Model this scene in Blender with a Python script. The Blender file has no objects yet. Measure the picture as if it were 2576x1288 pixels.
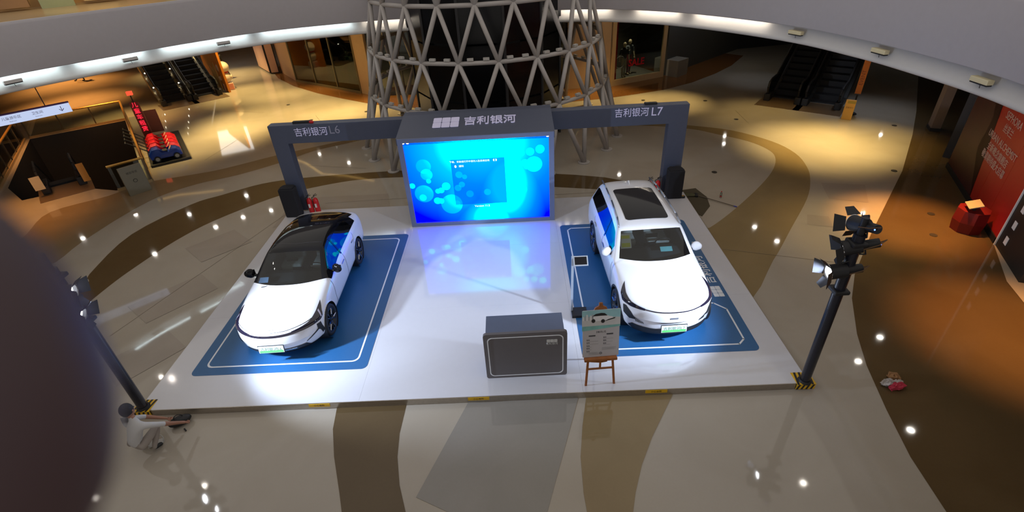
import bpy, bmesh, math, random
from mathutils import Vector, Matrix
from mathutils.bvhtree import BVHTree
random.seed(7)
PI = math.pi
SC = bpy.context.scene
COL = SC.collection

# ------------------------------------------------------------------ camera, world, exposure, big lights
def cam_matrix(pitch, roll, yaw, h):
    cp, sp = math.cos(pitch), math.sin(pitch)
    f = Vector((0, cp, -sp)); u = Vector((0, sp, cp)); r = Vector((1, 0, 0))
    c, s = math.cos(roll), math.sin(roll)
    r, u = r * c + u * s, r * -s + u * c
    M = Matrix((r, u, -f)).transposed()
    M = Matrix.Rotation(yaw, 3, 'Z') @ M
    return Matrix.Translation((0, 0, h)) @ M.to_4x4()
cd = bpy.data.cameras.new('camera'); cam = bpy.data.objects.new('camera', cd); COL.objects.link(cam)
CAM = cam_matrix(.58, -.0616, .0257, 7.45)
cam.matrix_world = CAM
cd.sensor_width = 36; cd.lens = 1269 / 2576 * 36; cd.clip_start = .005; cd.clip_end = 200
cd.dof.use_dof = True; cd.dof.focus_distance = 11; cd.dof.aperture_fstop = 8.5
SC.camera = cam
w = bpy.data.worlds.new('world'); SC.world = w; w.use_nodes = True
w.node_tree.nodes['Background'].inputs[0].default_value = (1.0, .93, .86, 1)
w.node_tree.nodes['Background'].inputs[1].default_value = .52
vs = SC.view_settings
vs.view_transform = 'Standard'; vs.look = 'None'; vs.gamma = 1; vs.use_curve_mapping = False; vs.exposure = 0
SC.cycles.max_bounces = 6; SC.cycles.sample_clamp_indirect = 4; SC.cycles.use_denoising = True
SC.cycles.transparent_max_bounces = 12

def spot(name, loc, to, power, col, size=60, blend=.6, rad=.06, parent=None):
    l = bpy.data.lights.new(name, 'SPOT'); l.energy = power; l.color = col
    l.spot_size = math.radians(size); l.spot_blend = blend; l.shadow_soft_size = rad
    o = bpy.data.objects.new(name, l); COL.objects.link(o)
    o.location = loc
    d = (Vector(to) - Vector(loc)).normalized()
    o.rotation_euler = d.to_track_quat('-Z', 'Y').to_euler()
    if parent: o.parent = parent
    return o
WARM = (1, .70, .25); AMB = (1, .42, .10); COOL = (.72, .82, 1)
# ceiling spots of the ground-floor mall, under the gallery slab, plus an added plinth fill
for (x, y, tx, ty, p, c, s) in [
    (-13.5, 24.5, -13.3, 24.5, 1500, WARM, 80), (-9.5, 25.5, -9.5, 25.6, 1500, WARM, 82), (-16.5, 30.5, -15.8, 30, 1500, WARM, 80),
    (-12.5, 29.5, -12.2, 28.6, 1100, WARM, 80), (-20, 35, -19, 34.5, 1500, WARM, 85), (-6.5, 26.8, -6.5, 26, 700, WARM, 80),
    (-26, 30, -26, 30, 1900, AMB, 88), (-31, 36, -30, 35, 2200, AMB, 90), (-20.5, 24.5, -20, 25.5, 700, AMB, 80), (-13.2, 22.6, -13.4, 22.4, 900, WARM, 75), (-9.0, 24.0, -8.8, 24.4, 700, WARM, 70), (-22.0, 22.0, -22, 21.5, 700, AMB, 80), (-17.0, 15.6, -17, 15, 600, AMB, 80),
    (-20, 27, -20, 26.5, 500, WARM, 75), (-15.8, 20.5, -15.2, 20.4, 650, WARM, 75), (-25, 38, -24, 37, 900, WARM, 80),
    (11.2, 18.0, 11.1, 17.9, 1500, WARM, 78), (13.2, 18.6, 13.0, 18.2, 700, WARM, 75), (7.4, 24.3, 7.2, 24.1, 800, WARM, 62),
    (4.5, 26.2, 4.3, 25.4, 700, WARM, 75), (0.5, 26.2, .5, 26.0, 600, WARM, 75), (11.0, 22.0, 10.6, 21.4, 350, WARM, 80),
    (10.8, 12.0, 10.7, 12.0, 1700, AMB, 58), (9.2, 12.0, 9.0, 11.8, 250, WARM, 70), (9.2, 28.6, 9.3, 29.6, 40, COOL, 100), (9.9, 7.6, 9.9, 7.6, 1300, AMB, 66),  # the faint cool one is an added fill that lifts the dark plinth
    (14.5, 21.5, 14.8, 21.2, 120, COOL, 80), (12.5, 26.8, 12.6, 26.9, 60, COOL, 60)]:
    spot('gallery_spot', (x, y, 4.2), (tx, ty, 0), p * 1.1, c, s, .9, .08)

# ------------------------------------------------------------------ materials
MATS = {}
def mat(name, col, rough=.5, metal=0., emit=None, es=0., spec=.5, coat=0., noise=None, bump=0., nscale=8.):
    if name in MATS: return MATS[name]
    m = bpy.data.materials.new(name); m.use_nodes = True; nt = m.node_tree; b = nt.nodes['Principled BSDF']
    b.inputs['Base Color'].default_value = (*col, 1); b.inputs['Roughness'].default_value = rough
    b.inputs['Metallic'].default_value = metal; b.inputs['Specular IOR Level'].default_value = spec
    b.inputs['Coat Weight'].default_value = coat; b.inputs['Coat Roughness'].default_value = .04
    if emit: b.inputs['Emission Color'].default_value = (*emit, 1); b.inputs['Emission Strength'].default_value = es
    tc = nt.nodes.new('ShaderNodeTexCoord')
    n = nt.nodes.new('ShaderNodeTexNoise'); n.inputs['Scale'].default_value = nscale; n.inputs['Detail'].default_value = 6
    nt.links.new(tc.outputs['Object'], n.inputs['Vector'])
    k = noise if noise is not None else .06
    mx = nt.nodes.new('ShaderNodeMix'); mx.data_type = 'RGBA'
    mx.inputs['A'].default_value = (*[c * (1 - k) for c in col], 1); mx.inputs['B'].default_value = (*[min(1, c * (1 + k)) for c in col], 1)
    nt.links.new(n.outputs['Fac'], mx.inputs['Factor']); nt.links.new(mx.outputs['Result'], b.inputs['Base Color'])
    if bump:
        bp = nt.nodes.new('ShaderNodeBump'); bp.inputs['Strength'].default_value = bump; bp.inputs['Distance'].default_value = .01
        nt.links.new(n.outputs['Fac'], bp.inputs['Height']); nt.links.new(bp.outputs['Normal'], b.inputs['Normal'])
    MATS[name] = m; return m
def glass_mat(name, tint, gloss=.12, rough=.02):
    m = bpy.data.materials.new(name); m.use_nodes = True; nt = m.node_tree; nt.nodes.clear()
    o = nt.nodes.new('ShaderNodeOutputMaterial'); t = nt.nodes.new('ShaderNodeBsdfTransparent'); g = nt.nodes.new('ShaderNodeBsdfGlossy')
    t.inputs[0].default_value = (*tint, 1); g.inputs['Roughness'].default_value = rough
    f = nt.nodes.new('ShaderNodeFresnel'); f.inputs[0].default_value = 1.5
    a = nt.nodes.new('ShaderNodeMath'); a.operation = 'MULTIPLY_ADD'; a.inputs[1].default_value = .95; a.inputs[2].default_value = gloss * .3
    mx = nt.nodes.new('ShaderNodeMixShader')
    nt.links.new(f.outputs[0], a.inputs[0]); nt.links.new(a.outputs[0], mx.inputs[0])
    nt.links.new(t.outputs[0], mx.inputs[1]); nt.links.new(g.outputs[0], mx.inputs[2]); nt.links.new(mx.outputs[0], o.inputs[0])
    MATS[name] = m; return m
def marble(name, c1, c2, vein, rough=.05):
    m = bpy.data.materials.new(name); m.use_nodes = True; nt = m.node_tree; b = nt.nodes['Principled BSDF']
    tc = nt.nodes.new('ShaderNodeTexCoord')
    n = nt.nodes.new('ShaderNodeTexNoise'); n.inputs['Scale'].default_value = .7; n.inputs['Detail'].default_value = 8; n.inputs['Distortion'].default_value = .6
    n2 = nt.nodes.new('ShaderNodeTexNoise'); n2.inputs['Scale'].default_value = 22; n2.inputs['Detail'].default_value = 5
    nt.links.new(tc.outputs['Object'], n.inputs['Vector']); nt.links.new(tc.outputs['Object'], n2.inputs['Vector'])
    r = nt.nodes.new('ShaderNodeValToRGB'); r.color_ramp.elements[0].position = .35; r.color_ramp.elements[1].position = .65
    r.color_ramp.elements[0].color = (*c1, 1); r.color_ramp.elements[1].color = (*c2, 1)
    nt.links.new(n.outputs['Fac'], r.inputs[0])
    mx = nt.nodes.new('ShaderNodeMix'); mx.data_type = 'RGBA'; mx.inputs['B'].default_value = (*vein, 1)
    q = nt.nodes.new('ShaderNodeMath'); q.operation = 'MULTIPLY'; q.inputs[1].default_value = .25
    nt.links.new(n2.outputs['Fac'], q.inputs[0]); nt.links.new(q.outputs[0], mx.inputs['Factor'])
    nt.links.new(r.outputs[0], mx.inputs['A']); nt.links.new(mx.outputs['Result'], b.inputs['Base Color'])
    b.inputs['Roughness'].default_value = rough
    MATS[name] = m; return m
M_FLOOR = marble('cream_marble', (.40, .355, .29), (.44, .395, .33), (.36, .31, .25))
M_PATCH = marble('grey_marble', (.355, .31, .26), (.40, .35, .295), (.31, .27, .22))
M_GREY = marble('warm_grey_marble', (.27, .255, .225), (.30, .28, .25), (.22, .2, .18))
M_BROWN = marble('brown_marble', (.105, .068, .03), (.12, .08, .037), (.07, .045, .02))
M_OCHRE = marble('ochre_marble', (.26, .19, .095), (.29, .215, .11), (.2, .14, .07))
M_TAN = marble('tan_marble', (.25, .18, .10), (.28, .2, .115), (.2, .14, .08))
M_STAGE = mat('white_lacquer_board', (.64, .64, .68), .07, noise=.02, spec=1.0)
M_BLUE = mat('blue_floor_vinyl', (.022, .115, .285), .35, noise=.08, nscale=30)
M_WHITE = mat('white_print', (.8, .82, .85), .5)
M_GREYP = mat('slate_blue_panel', (.075, .088, .135), .45, noise=.05)
M_FRAME = mat('grey_blue_frame', (.14, .17, .28), .4)
M_STEEL = mat('brushed_steel', (.42, .38, .33), .28, .8, noise=.15, nscale=20)
M_BLACK = mat('matt_black', (.012, .012, .014), .55)
M_BLACKG = mat('gloss_black', (.006, .006, .008), .05, spec=.32)
M_RUB = mat('rubber', (.016, .016, .018), .7)
M_LAT = mat('painted_steel_grey', (.44, .41, .39), .5, noise=.08)
M_FASC = mat('grey_plaster', (.50, .475, .50), .8, noise=.04)
M_BAND = mat('white_plaster', (.62, .60, .58), .7, noise=.03)
M_CREAM = mat('cream_wall', (.55, .38, .22), .6)
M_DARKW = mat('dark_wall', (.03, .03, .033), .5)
M_RED = mat('red_paint', (.55, .008, .012), .35)
M_REDW = mat('red_hoarding', (.42, .012, .01), .5)
M_GOLD = mat('brass_rail', (.75, .42, .10), .3, .7)
M_WOOD = mat('orange_wood', (.30, .10, .022), .5, noise=.3, nscale=14)
M_CHROME = mat('chrome', (.75, .76, .78), .12, 1)
M_SKIN = mat('skin', (.35, .17, .11), .55)
M_HAIR = mat('black_hair', (.004, .003, .003), .6, bump=.5, nscale=60)
M_YEL = mat('yellow_tape', (.75, .45, .01), .5)
M_GREEN = mat('green_plate', (.12, .62, .16), .4)
M_CARW = mat('white_car_paint', (.80, .80, .83), .18, coat=.9, noise=.01)
M_GLASS = glass_mat('tinted_glass', (.62, .68, .68))
M_GLASSD = glass_mat('dark_tinted_glass', (.10, .12, .14), .2)
M_GLASSC = glass_mat('clear_glass', (.82, .88, .84), .1)
M_TOWG = glass_mat('smoked_glass', (.10, .12, .18), .0, .25)
def emit(name, col, s):
    return mat(name, (0, 0, 0) if s > 0 else col, .5, emit=col, es=s)

# ------------------------------------------------------------------ mesh helpers
def tag(o, label=None, cat=None, group=None, kind=None):
    if label: o['label'] = label
    if cat: o['category'] = cat
    if group: o['group'] = group
    if kind: o['kind'] = kind
    return o
def link(name, me, m=None, parent=None, smooth=False, loc=None, rz=0):
    o = bpy.data.objects.new(name, me); COL.objects.link(o)
    if m is not None:
        for mm in (m if isinstance(m, (list, tuple)) else [m]): me.materials.append(mm)
    if smooth:
        me.polygons.foreach_set('use_smooth', [True] * len(me.polygons))
    if parent: o.parent = parent
    if loc: o.location = loc
    if rz: o.rotation_euler = (0, 0, rz)
    return o
def thing(name, loc, label, cat, rz=0, group=None):
    o = bpy.data.objects.new(name, None); COL.objects.link(o); o.location = loc; o.rotation_euler = (0, 0, rz)
    o.empty_display_size = .1
    return tag(o, label, cat, group)
class B:
    def __init__(s): s.bm = bmesh.new()
    def box(s, c, d, rot=None, taper=None):
        M = Matrix.Translation(c) @ (rot.to_4x4() if rot else Matrix()) @ Matrix.Diagonal((*d, 1))
        r = bmesh.ops.create_cube(s.bm, size=1, matrix=M); return s
    def cyl(s, a, b, r1, r2=None, seg=12, cap=True):
        a, b = Vector(a), Vector(b); r2 = r1 if r2 is None else r2; d = b - a
        if d.length < 1e-6: return s
        M = Matrix.Translation((a + b) / 2) @ d.to_track_quat('Z', 'Y').to_matrix().to_4x4()
        bmesh.ops.create_cone(s.bm, cap_ends=cap, segments=seg, radius1=r1, radius2=r2, depth=d.length, matrix=M); return s
    def tube(s, pts, r, seg=8):
        for a, b in zip(pts, pts[1:]): s.cyl(a, b, r, r, seg)
        return s
    def sph(s, c, r, sc=(1, 1, 1), rot=None, u=16, v=10):
        M = Matrix.Translation(c) @ (rot.to_4x4() if rot else Matrix()) @ Matrix.Diagonal((*sc, 1))
        bmesh.ops.create_uvsphere(s.bm, u_segments=u, v_segments=v, radius=r, matrix=M); return s
    def prism(s, poly, z0, z1, M=None):
        M = M or Matrix()
        lo = [s.bm.verts.new(M @ Vector((x, y, z0))) for x, y in poly]; hi = [s.bm.verts.new(M @ Vector((x, y, z1))) for x, y in poly]
        n = len(poly); fs = [s.bm.faces.new(lo[::-1]), s.bm.faces.new(hi)]
        for i in range(n): s.bm.faces.new((lo[i], lo[(i + 1) % n], hi[(i + 1) % n], hi[i]))
        bmesh.ops.triangulate(s.bm, faces=fs); return s
    def torus(s, c, R, r, rot=None, n=32, m=8, a0=0, a1=2 * PI):
        full = abs(a1 - a0 - 2 * PI) < 1e-6; N = n if full else n + 1; vv = []
        rot = rot or Matrix.Identity(3)
        for i in range(N):
            a = a0 + (a1 - a0) * i / n
            vv.append([s.bm.verts.new(Vector(c) + rot @ Vector(((R + r * math.cos(2 * PI * j / m)) * math.cos(a), (R + r * math.cos(2 * PI * j / m)) * math.sin(a), r * math.sin(2 * PI * j / m)))) for j in range(m)])
        for i in range(n):
            for j in range(m):
                s.bm.faces.new((vv[i][j], vv[(i + 1) % N][j], vv[(i + 1) % N][(j + 1) % m], vv[i][(j + 1) % m]))
        return s
    def lathe(s, prof, c=(0, 0, 0), n=24, M=None):
        M = M or Matrix.Translation(c); vv = []
        for i in range(n):
            a = 2 * PI * i / n
            vv.append([s.bm.verts.new(M @ Vector((r * math.cos(a), r * math.sin(a), z))) for r, z in prof])
        for i in range(n):
            for j in range(len(prof) - 1):
                s.bm.faces.new((vv[i][j], vv[(i + 1) % n][j], vv[(i + 1) % n][j + 1], vv[i][j + 1]))
        return s
    def obj(s, name, m, parent=None, bevel=0, smooth=False, loc=None, rz=0, seg=2):
        if bevel:
            bmesh.ops.bevel(s.bm, geom=s.bm.edges[:], offset=bevel, segments=seg, affect='EDGES', clamp_overlap=True, profile=.5)
        bmesh.ops.recalc_face_normals(s.bm, faces=s.bm.faces[:])
        me = bpy.data.meshes.new(name); s.bm.to_mesh(me); s.bm.free()
        return link(name, me, m, parent, smooth, loc, rz)
def fill(name, loops, z, m, parent=None, thick=0):
    """flat polygon (first loop) with holes (further loops)"""
    bm = bmesh.new(); es = []
    for lp in loops:
        vs_ = [bm.verts.new((x, y, z)) for x, y in lp]
        es += [bm.edges.new((vs_[i], vs_[(i + 1) % len(vs_)])) for i in range(len(vs_))]
    bmesh.ops.triangle_fill(bm, use_beauty=True, use_dissolve=False, edges=es)
    bmesh.ops.recalc_face_normals(bm, faces=bm.faces[:])
    if sum(f.normal.z for f in bm.faces) < 0: bmesh.ops.reverse_faces(bm, faces=bm.faces[:])
    if thick:
        r = bmesh.ops.extrude_face_region(bm, geom=bm.faces[:])
        bmesh.ops.translate(bm, verts=[v for v in r['geom'] if isinstance(v, bmesh.types.BMVert)], vec=(0, 0, thick))
        bmesh.ops.recalc_face_normals(bm, faces=bm.faces[:])
    me = bpy.data.meshes.new(name); bm.to_mesh(me); bm.free()
    return link(name, me, m, parent)
def catmull(p, n=6, closed=False):
    out = []; N = len(p)
    for i in range(N if closed else N - 1):
        g = (lambda k: p[k % N]) if closed else (lambda k: p[min(max(k, 0), N - 1)])
        a, b, c, d = [Vector(g(i + k)) for k in (-1, 0, 1, 2)]
        for t in [k / n for k in range(n)]:
            out.append(tuple(.5 * ((2 * b) + (c - a) * t + (2 * a - 5 * b + 4 * c - d) * t * t + (3 * b - a - 3 * c + d) * t ** 3)))
    if not closed: out.append(tuple(p[-1]))
    return out
def rrect(w, h, r, n=5, cx=0, cy=0):
    o = []
    for sx, sy, a in ((1, 1, 0), (-1, 1, 90), (-1, -1, 180), (1, -1, 270)):
        for i in range(n + 1):
            t = math.radians(a + 90 * i / n)
            o.append((cx + sx * (w / 2 - r) + r * math.cos(t), cy + sy * (h / 2 - r) + r * math.sin(t)))
    return o
def text(name, s, size, m, parent, M, ext=.004, align='CENTER', bold=0., sx=1.):
    c = bpy.data.curves.new(name, 'FONT'); c.body = s; c.size = size; c.extrude = ext; c.align_x = align; c.align_y = 'CENTER'; c.resolution_u = 2; c.offset = bold
    o = bpy.data.objects.new(name, c); COL.objects.link(o); bpy.context.view_layer.update()
    me = bpy.data.meshes.new_from_object(o.evaluated_get(bpy.context.evaluated_depsgraph_get()))
    bpy.data.objects.remove(o); me.materials.clear()
    me.transform(M @ Matrix.Diagonal((sx, 1, 1, 1)))
    return link(name, me, m, parent)
def children(o): return [c for c in bpy.data.objects if c.parent == o]
def copy_tree(o, parent=None):
    c = o.copy(); COL.objects.link(c); c.parent = parent
    for ch in children(o): copy_tree(ch, c)
    return c
def frame(x, y, o):   # matrix from two axes and origin
    x = Vector(x).normalized(); y = Vector(y).normalized(); z = x.cross(y)
    return Matrix.Translation(o) @ Matrix((x, y, z)).transposed().to_4x4()
XZ = frame((1, 0, 0), (0, 0, 1), (0, 0, 0))   # text upright, facing -y

# ------------------------------------------------------------------ setting: floor with inlays
VOID = [(-23.54, 23.69), (-20.3, 25.95), (-14.25, 17.75), (-14.9, 17.05), (-16.55, 17.5), (-18.1, 16.6), (-19.64, 17.8)]
floor = fill('floor', [[(-45, -6), (45, -6), (45, 48), (-45, 48)], VOID], 0, M_FLOOR)
tag(floor, kind='structure')
INL = {
 'brown_left': [(-12.2,7.6),(-11.72,10.8),(-11.97,11.46),(-12.16,13.62),(-11.3,15.53),(-10.51,16.2),(-9.41,16.99),(-8.05,17.32),(-6.01,17.49),(-4.52,17.53),(-3.02,17.41),(-2.94,16.77),(-4.27,16.93),(-5.43,16.93),(-6.41,16.77),(-7.69,16.27),(-8.6,15.68),(-9.85,14.27),(-10.47,13.06),(-10.84,11.71),(-11.0,10.8),(-11.1,9.4),(-11.2,7.6)],
 'brown_right': [(1.19,16.57),(2.01,16.36),(2.94,16.05),(3.91,15.48),(3.7,14.47),(2.53,15.15),(1.11,15.5)],
 'ochre_right': [(3.53,21.92),(5.85,21.38),(6.62,21.04),(7.36,20.72),(8.73,19.92),(9.74,18.55),(10.05,17.29),(9.87,16.05),(9.45,14.98),(8.75,13.77),(7.48,12.08),(6.34,10.59),(5.0,9.1),(4.9,12.2),(5.32,12.34),(6.43,13.37),(7.82,14.87),(8.72,16.03),(9.22,17.03),(9.26,17.79),(8.88,18.67),(7.98,19.61),(7.23,20.3),(5.75,20.93),(3.47,21.5)],
 'tan_left': [(-16.2,15.5),(-14.9,16.6),(-14.24,17.6),(-12.7,18.17),(-11.66,18.61),(-10.17,19.64),(-8.64,20.53),(-6.82,21.46),(-6.74,21.1),(-8.49,20.06),(-9.31,19.11),(-10.72,17.93),(-11.93,17.29),(-12.86,16.31),(-13.3,14.84),(-13.5,13.24),(-13.6,12.0),(-15.3,12.6),(-15.8,14.0)],
 'outer_brown': [(21.6,29),(20.49,26.28),(16.88,21.02),(14.99,18.41),(12.65,15.37),(10.84,13.28),(9.37,11.58),(7.96,9.85),(7.39,8.96),(6.84,7.8),(6.52,6.92),(6.25,5.88),(6.05,4.94),(5.97,4.04),(6.0,1),(30,1),(30,29)],
 'skirt_left': [(-16.88,36.55),(-15.14,33.45),(-13.29,31.16),(-11.22,29.21),(-9.47,27.86),(-7.39,26.38),(-6.03,25.79),(-3.9,24.95),(-4.59,30.88),(-15.62,37.68)],
 'skirt_right': [(-1.5,24.5),(1.62,24.81),(2.81,24.99),(4.62,25.27),(6.09,25.69),(7.61,26.19),(9.34,27.23),(11.13,28.79),(12.57,30.34),(14.13,32.59),(10.92,35.9),(-1.5,30.37)],
 'brown_front': [(-3.68,6.7),(-3.58,5.94),(-3.39,5.36),(-3.11,4.69),(-2.8,3.9),(-1.7,3.6),(-2.16,4.79),(-2.29,5.31),(-2.34,5.79),(-2.32,6.7)],
 'ochre_front': [(1.12,6.7),(0.91,5.8),(0.8,5.17),(0.77,4.54),(0.8,3.8),(1.3,3.7),(1.57,4.51),(1.77,4.98),(2.06,5.5),(2.33,5.91),(2.85,6.7)],
 'grey_front': [(-1.05,6.7),(-1.86,4.57),(-1.1,4.2),(0.0,3.7),(1.0,6.7)],
 'p1': [(9.7,14.8),(10.92,14.51),(10.35,13.34),(9.37,13.7)], 'p2': [(8.28,12.81),(8.81,12.64),(8.61,12.04),(8.01,12.26)],
 'p3': [(-9.9,9.9),(-8.7,11.2),(-7.9,10.5),(-9.0,9.2)], 'p4': [(-9.2,7.9),(-8.3,8.9),(-7.55,8.3),(-8.4,7.2)],
 'p5': [(-9.9,12.6),(-8.9,13.6),(-8.0,12.8),(-9.0,11.8)], 'p6': [(-7.7,13.6),(-7.7,15.6),(-4.5,15.6),(-4.2,14.5),(-6.0,14.4)]}
IM = {'brown': M_BROWN, 'outer': M_BROWN, 'skirt': mat('brown_gloss', (.20, .085, .025), .1), 'ochre': M_OCHRE, 'tan': M_TAN, 'grey': M_GREY}
for i, (k, p) in enumerate(INL.items()):
    m = IM.get(k.split('_')[0], M_PATCH)
    if k[0] == 'p' and len(k) == 2: m = M_PATCH
    if k in ('brown_left', 'ochre_right', 'tan_left'): p = catmull(p, 4, True)
    o = fill('stone_inlay', [p], .002 + .0004 * i, m, floor)
# floor joints: thin dark brass strips let into the stone, and round floor sockets
M_JOINT = mat('dark_joint', (.20, .16, .11), .5)
def strip(pts, wd, z, m, name, parent, h=.002):
    b = B()
    for (x0, y0), (x1, y1) in zip(pts, pts[1:]):
        d = Vector((x1 - x0, y1 - y0)); L = d.length; a = math.atan2(d.y, d.x)
        b.box(((x0 + x1) / 2, (y0 + y1) / 2, z), (L + wd * .5, wd, h), Matrix.Rotation(a, 3, 'Z'))
    return b.obj(name, m, parent)
for pts in [[(-9.6, 8.8), (-8.6, 11.6), (-7.9, 13.6), (-7.4, 15.0)], [(-6.5, 15.1), (-3.4, 15.2)], [(1.1, 14.9), (4.2, 14.9)], [(5.3, 11.2), (8.0, 10.3)],
            [(-12.6, 22.0), (-12.9, 19.6)], [(-10, 25), (-8.4, 22.1)], [(9.8, 22.3), (9.7, 20.6)], [(-8.2, 18.5), (-5.8, 17.9)], [(-16.8, 27), (-13, 26)]]:
    strip(pts, .008, .0105, M_JOINT, 'floor_joint', floor)
for x, y in [(-10.0, 24.3), (-7.5, 25.2), (-12.2, 27.2), (6.2, 24.6), (9.0, 24.0), (9.4, 21.2), (15.0, 19.5), (12.4, 15.4), (11.6, 12.5), (10.9, 11.4), (6.7, 16.0)]:
    B().cyl((x, y, .009), (x, y, .014), .09, .09, 20).obj('floor_socket', mat('socket_ring', (.04, .035, .03), .4), floor)
pit = B()
n = len(VOID)
for i in range(n):
    a, b_ = VOID[i], VOID[(i + 1) % n]
    q = [pit.bm.verts.new((*a, 0)), pit.bm.verts.new((*b_, 0)), pit.bm.verts.new((*b_, -5)), pit.bm.verts.new((*a, -5))]; pit.bm.faces.new(q)
tag(pit.obj('wall_pit', M_DARKW), kind='structure')
tag(fill('floor.001', [[(-26, 13), (-12, 13), (-12, 28), (-26, 28)]], -5, M_DARKW), kind='structure')

# ------------------------------------------------------------------ setting: gallery slab, fascia, cove
ringL = [(-2.5, 20.75), (-4.04, 20.69), (-5.53, 20.57), (-8.52, 19.67), (-10.64, 18.08), (-12.56, 15.9), (-13.97, 13.95), (-14.9, 11.2), (-14.6, 8.0), (-12.5, 4.5), (-8.5, 1.8), (-4, .55)]
ringR = [(0, .25), (4, .5), (7.2, 2.6), (8.3, 5.6), (8.62, 8.32), (8.72, 9.59), (8.62, 11.13), (8.36, 12.94), (7.6, 15.36), (5.54, 18.5), (3.11, 20.29), (.5, 20.75)]
RING = catmull(ringL + ringR, 6, True)
def offs(poly, d):
    out = []; N = len(poly)
    for i in range(N):
        a = Vector(poly[i - 1]); b = Vector(poly[(i + 1) % N]); t = (b - a).normalized(); out.append((poly[i][0] + t.y * d, poly[i][1] - t.x * d))
    return out
s_ = offs(RING, 1)
if sum((p[0] + 2) ** 2 + (p[1] - 10) ** 2 for p in s_) < sum((p[0] + 2) ** 2 + (p[1] - 10) ** 2 for p in RING): OS = -1
else: OS = 1
def skin_wall(name, prof, m, parent=None):
    """prof: list of (outward offset, z) swept round the ring"""
    bm = bmesh.new(); rows = [[bm.verts.new((x, y, z)) for x, y in offs(RING, OS * d)] for d, z in prof]
    N = len(RING)
    for r0, r1 in zip(rows, rows[1:]):
        for i in range(N): bm.faces.new((r0[i], r0[(i + 1) % N], r1[(i + 1) % N], r1[i]))
    me = bpy.data.meshes.new(name); bm.to_mesh(me); bm.free()
    return link(name, me, m, parent, True)
OUT = [(-45, -6), (45, -6), (45, 48), (-45, 48)]
tag(fill('ceiling', [OUT, offs(RING, OS * .1)], 4.32, mat('soffit', (.35, .3, .25), .8)), kind='structure')
uf = tag(fill('floor.002', [OUT, offs(RING, OS * .05)], 5.80, mat('upper_tile', (.45, .33, .18), .25)), kind='structure')
tag(skin_wall('trim_1', [(.14, 5.8), (.14, 5.98), (-.02, 5.98), (-.03, 5.90), (-.03, 4.74), (-.02, 4.72), (.0, 4.72), (.0, 4.98), (.22, 4.98)], M_FASC), kind='structure')
tag(skin_wall('trim_2', [(.22, 4.98), (.20, 4.74), (.13, 4.54), (.04, 4.42), (.0, 4.34), (.02, 4.30), (.14, 4.30), (.14, 4.34)], M_BAND), kind='structure')
# LED cove strips between fascia and lip, one per lit run
N = len(RING); M_COVE = emit('cove_led', (.78, .96, 1.0), 28); M_COVEW = emit('cove_led_warm', (1, .90, .74), 26)
cove = offs(RING, OS * .035)
runs = [(5, 12, M_COVEW), (13, 19, M_COVE), (20, 26, M_COVE), (27, 31, M_COVE), (32, 37, M_COVE), (126, 129, M_COVEW), (131, 136, M_COVEW), (121, 125, M_COVEW)]
for a, b_, m in runs:
    bb = B()
    for i in range(a, b_):
        p, q = cove[i % N], cove[(i + 1) % N]; bb.cyl((*p, 4.736), (*q, 4.736), .012, .012, 6)
    tag(bb.obj('cove_light', m), 'linear cove light hidden between grey fascia and white lip', 'light', 'linear cove lights under the gallery fascia')
# small lamp housings on the lip
for (x, y), m, lab in [((-14.05, 14.55), M_BAND, 'white lamp housing on the gallery lip at far left above the hanging sign'), ((-12.35, 16.9), M_BAND, 'white lamp housing on the gallery lip above the red letter board'),
                  ((-10.0, 18.75), M_BAND, 'white lamp housing on the gallery lip above the orange poster wall'), ((7.85, 14.8), 1, 'cream lamp housing on the gallery lip above the right escalators'),
                  ((8.58, 12.3), 1, 'cream lamp housing on the right gallery lip, middle of the three there'), ((8.86, 9.5), 1, 'cream lamp housing on the gallery lip above the red hoarding')]:
    k = min(range(N), key=lambda i: (RING[i][0] - x) ** 2 + (RING[i][1] - y) ** 2)
    t = Vector(RING[(k + 1) % N]) - Vector(RING[k - 1]); a = math.atan2(t.y, t.x)
    if m == 1: m = mat('cream_lamp', (.75, .66, .42), .5)
    nx, ny = (t.y * OS, -t.x * OS); L_ = math.hypot(nx, ny); nx, ny = nx / L_, ny / L_
    th = thing('lamp_housing', (RING[k][0] - nx * .02, RING[k][1] - ny * .02, 4.58), lab, 'lamp', a)
    B().box((0, 0, 0), (.42, .13, .09)).obj('body', m, th, .01)
    B().box((0, 0, -.055), (.40, .10, .03)).obj('lens', M_BLACK, th)
    B().tube([(0, 0, -.06), (-.02, .0, -.14)], .006).obj('cable', M_BLACK, th)
for nm, loop, h0, h1, m in [('wall_back', [(-45, 46), (45, 46)], 0, 4.3, mat('wall_ochre_dim', (.4, .27, .14), .7)), ('wall_left', [(-44, -6), (-44, 46)], 0, 4.3, mat('wall_ochre_dim', (.4, .27, .14), .7))]:
    b = B(); v = [b.bm.verts.new((*loop[0], h0)), b.bm.verts.new((*loop[1], h0)), b.bm.verts.new((*loop[1], h1)), b.bm.verts.new((*loop[0], h1))]; b.bm.faces.new(v)
    tag(b.obj(nm, m), kind='structure')
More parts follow.
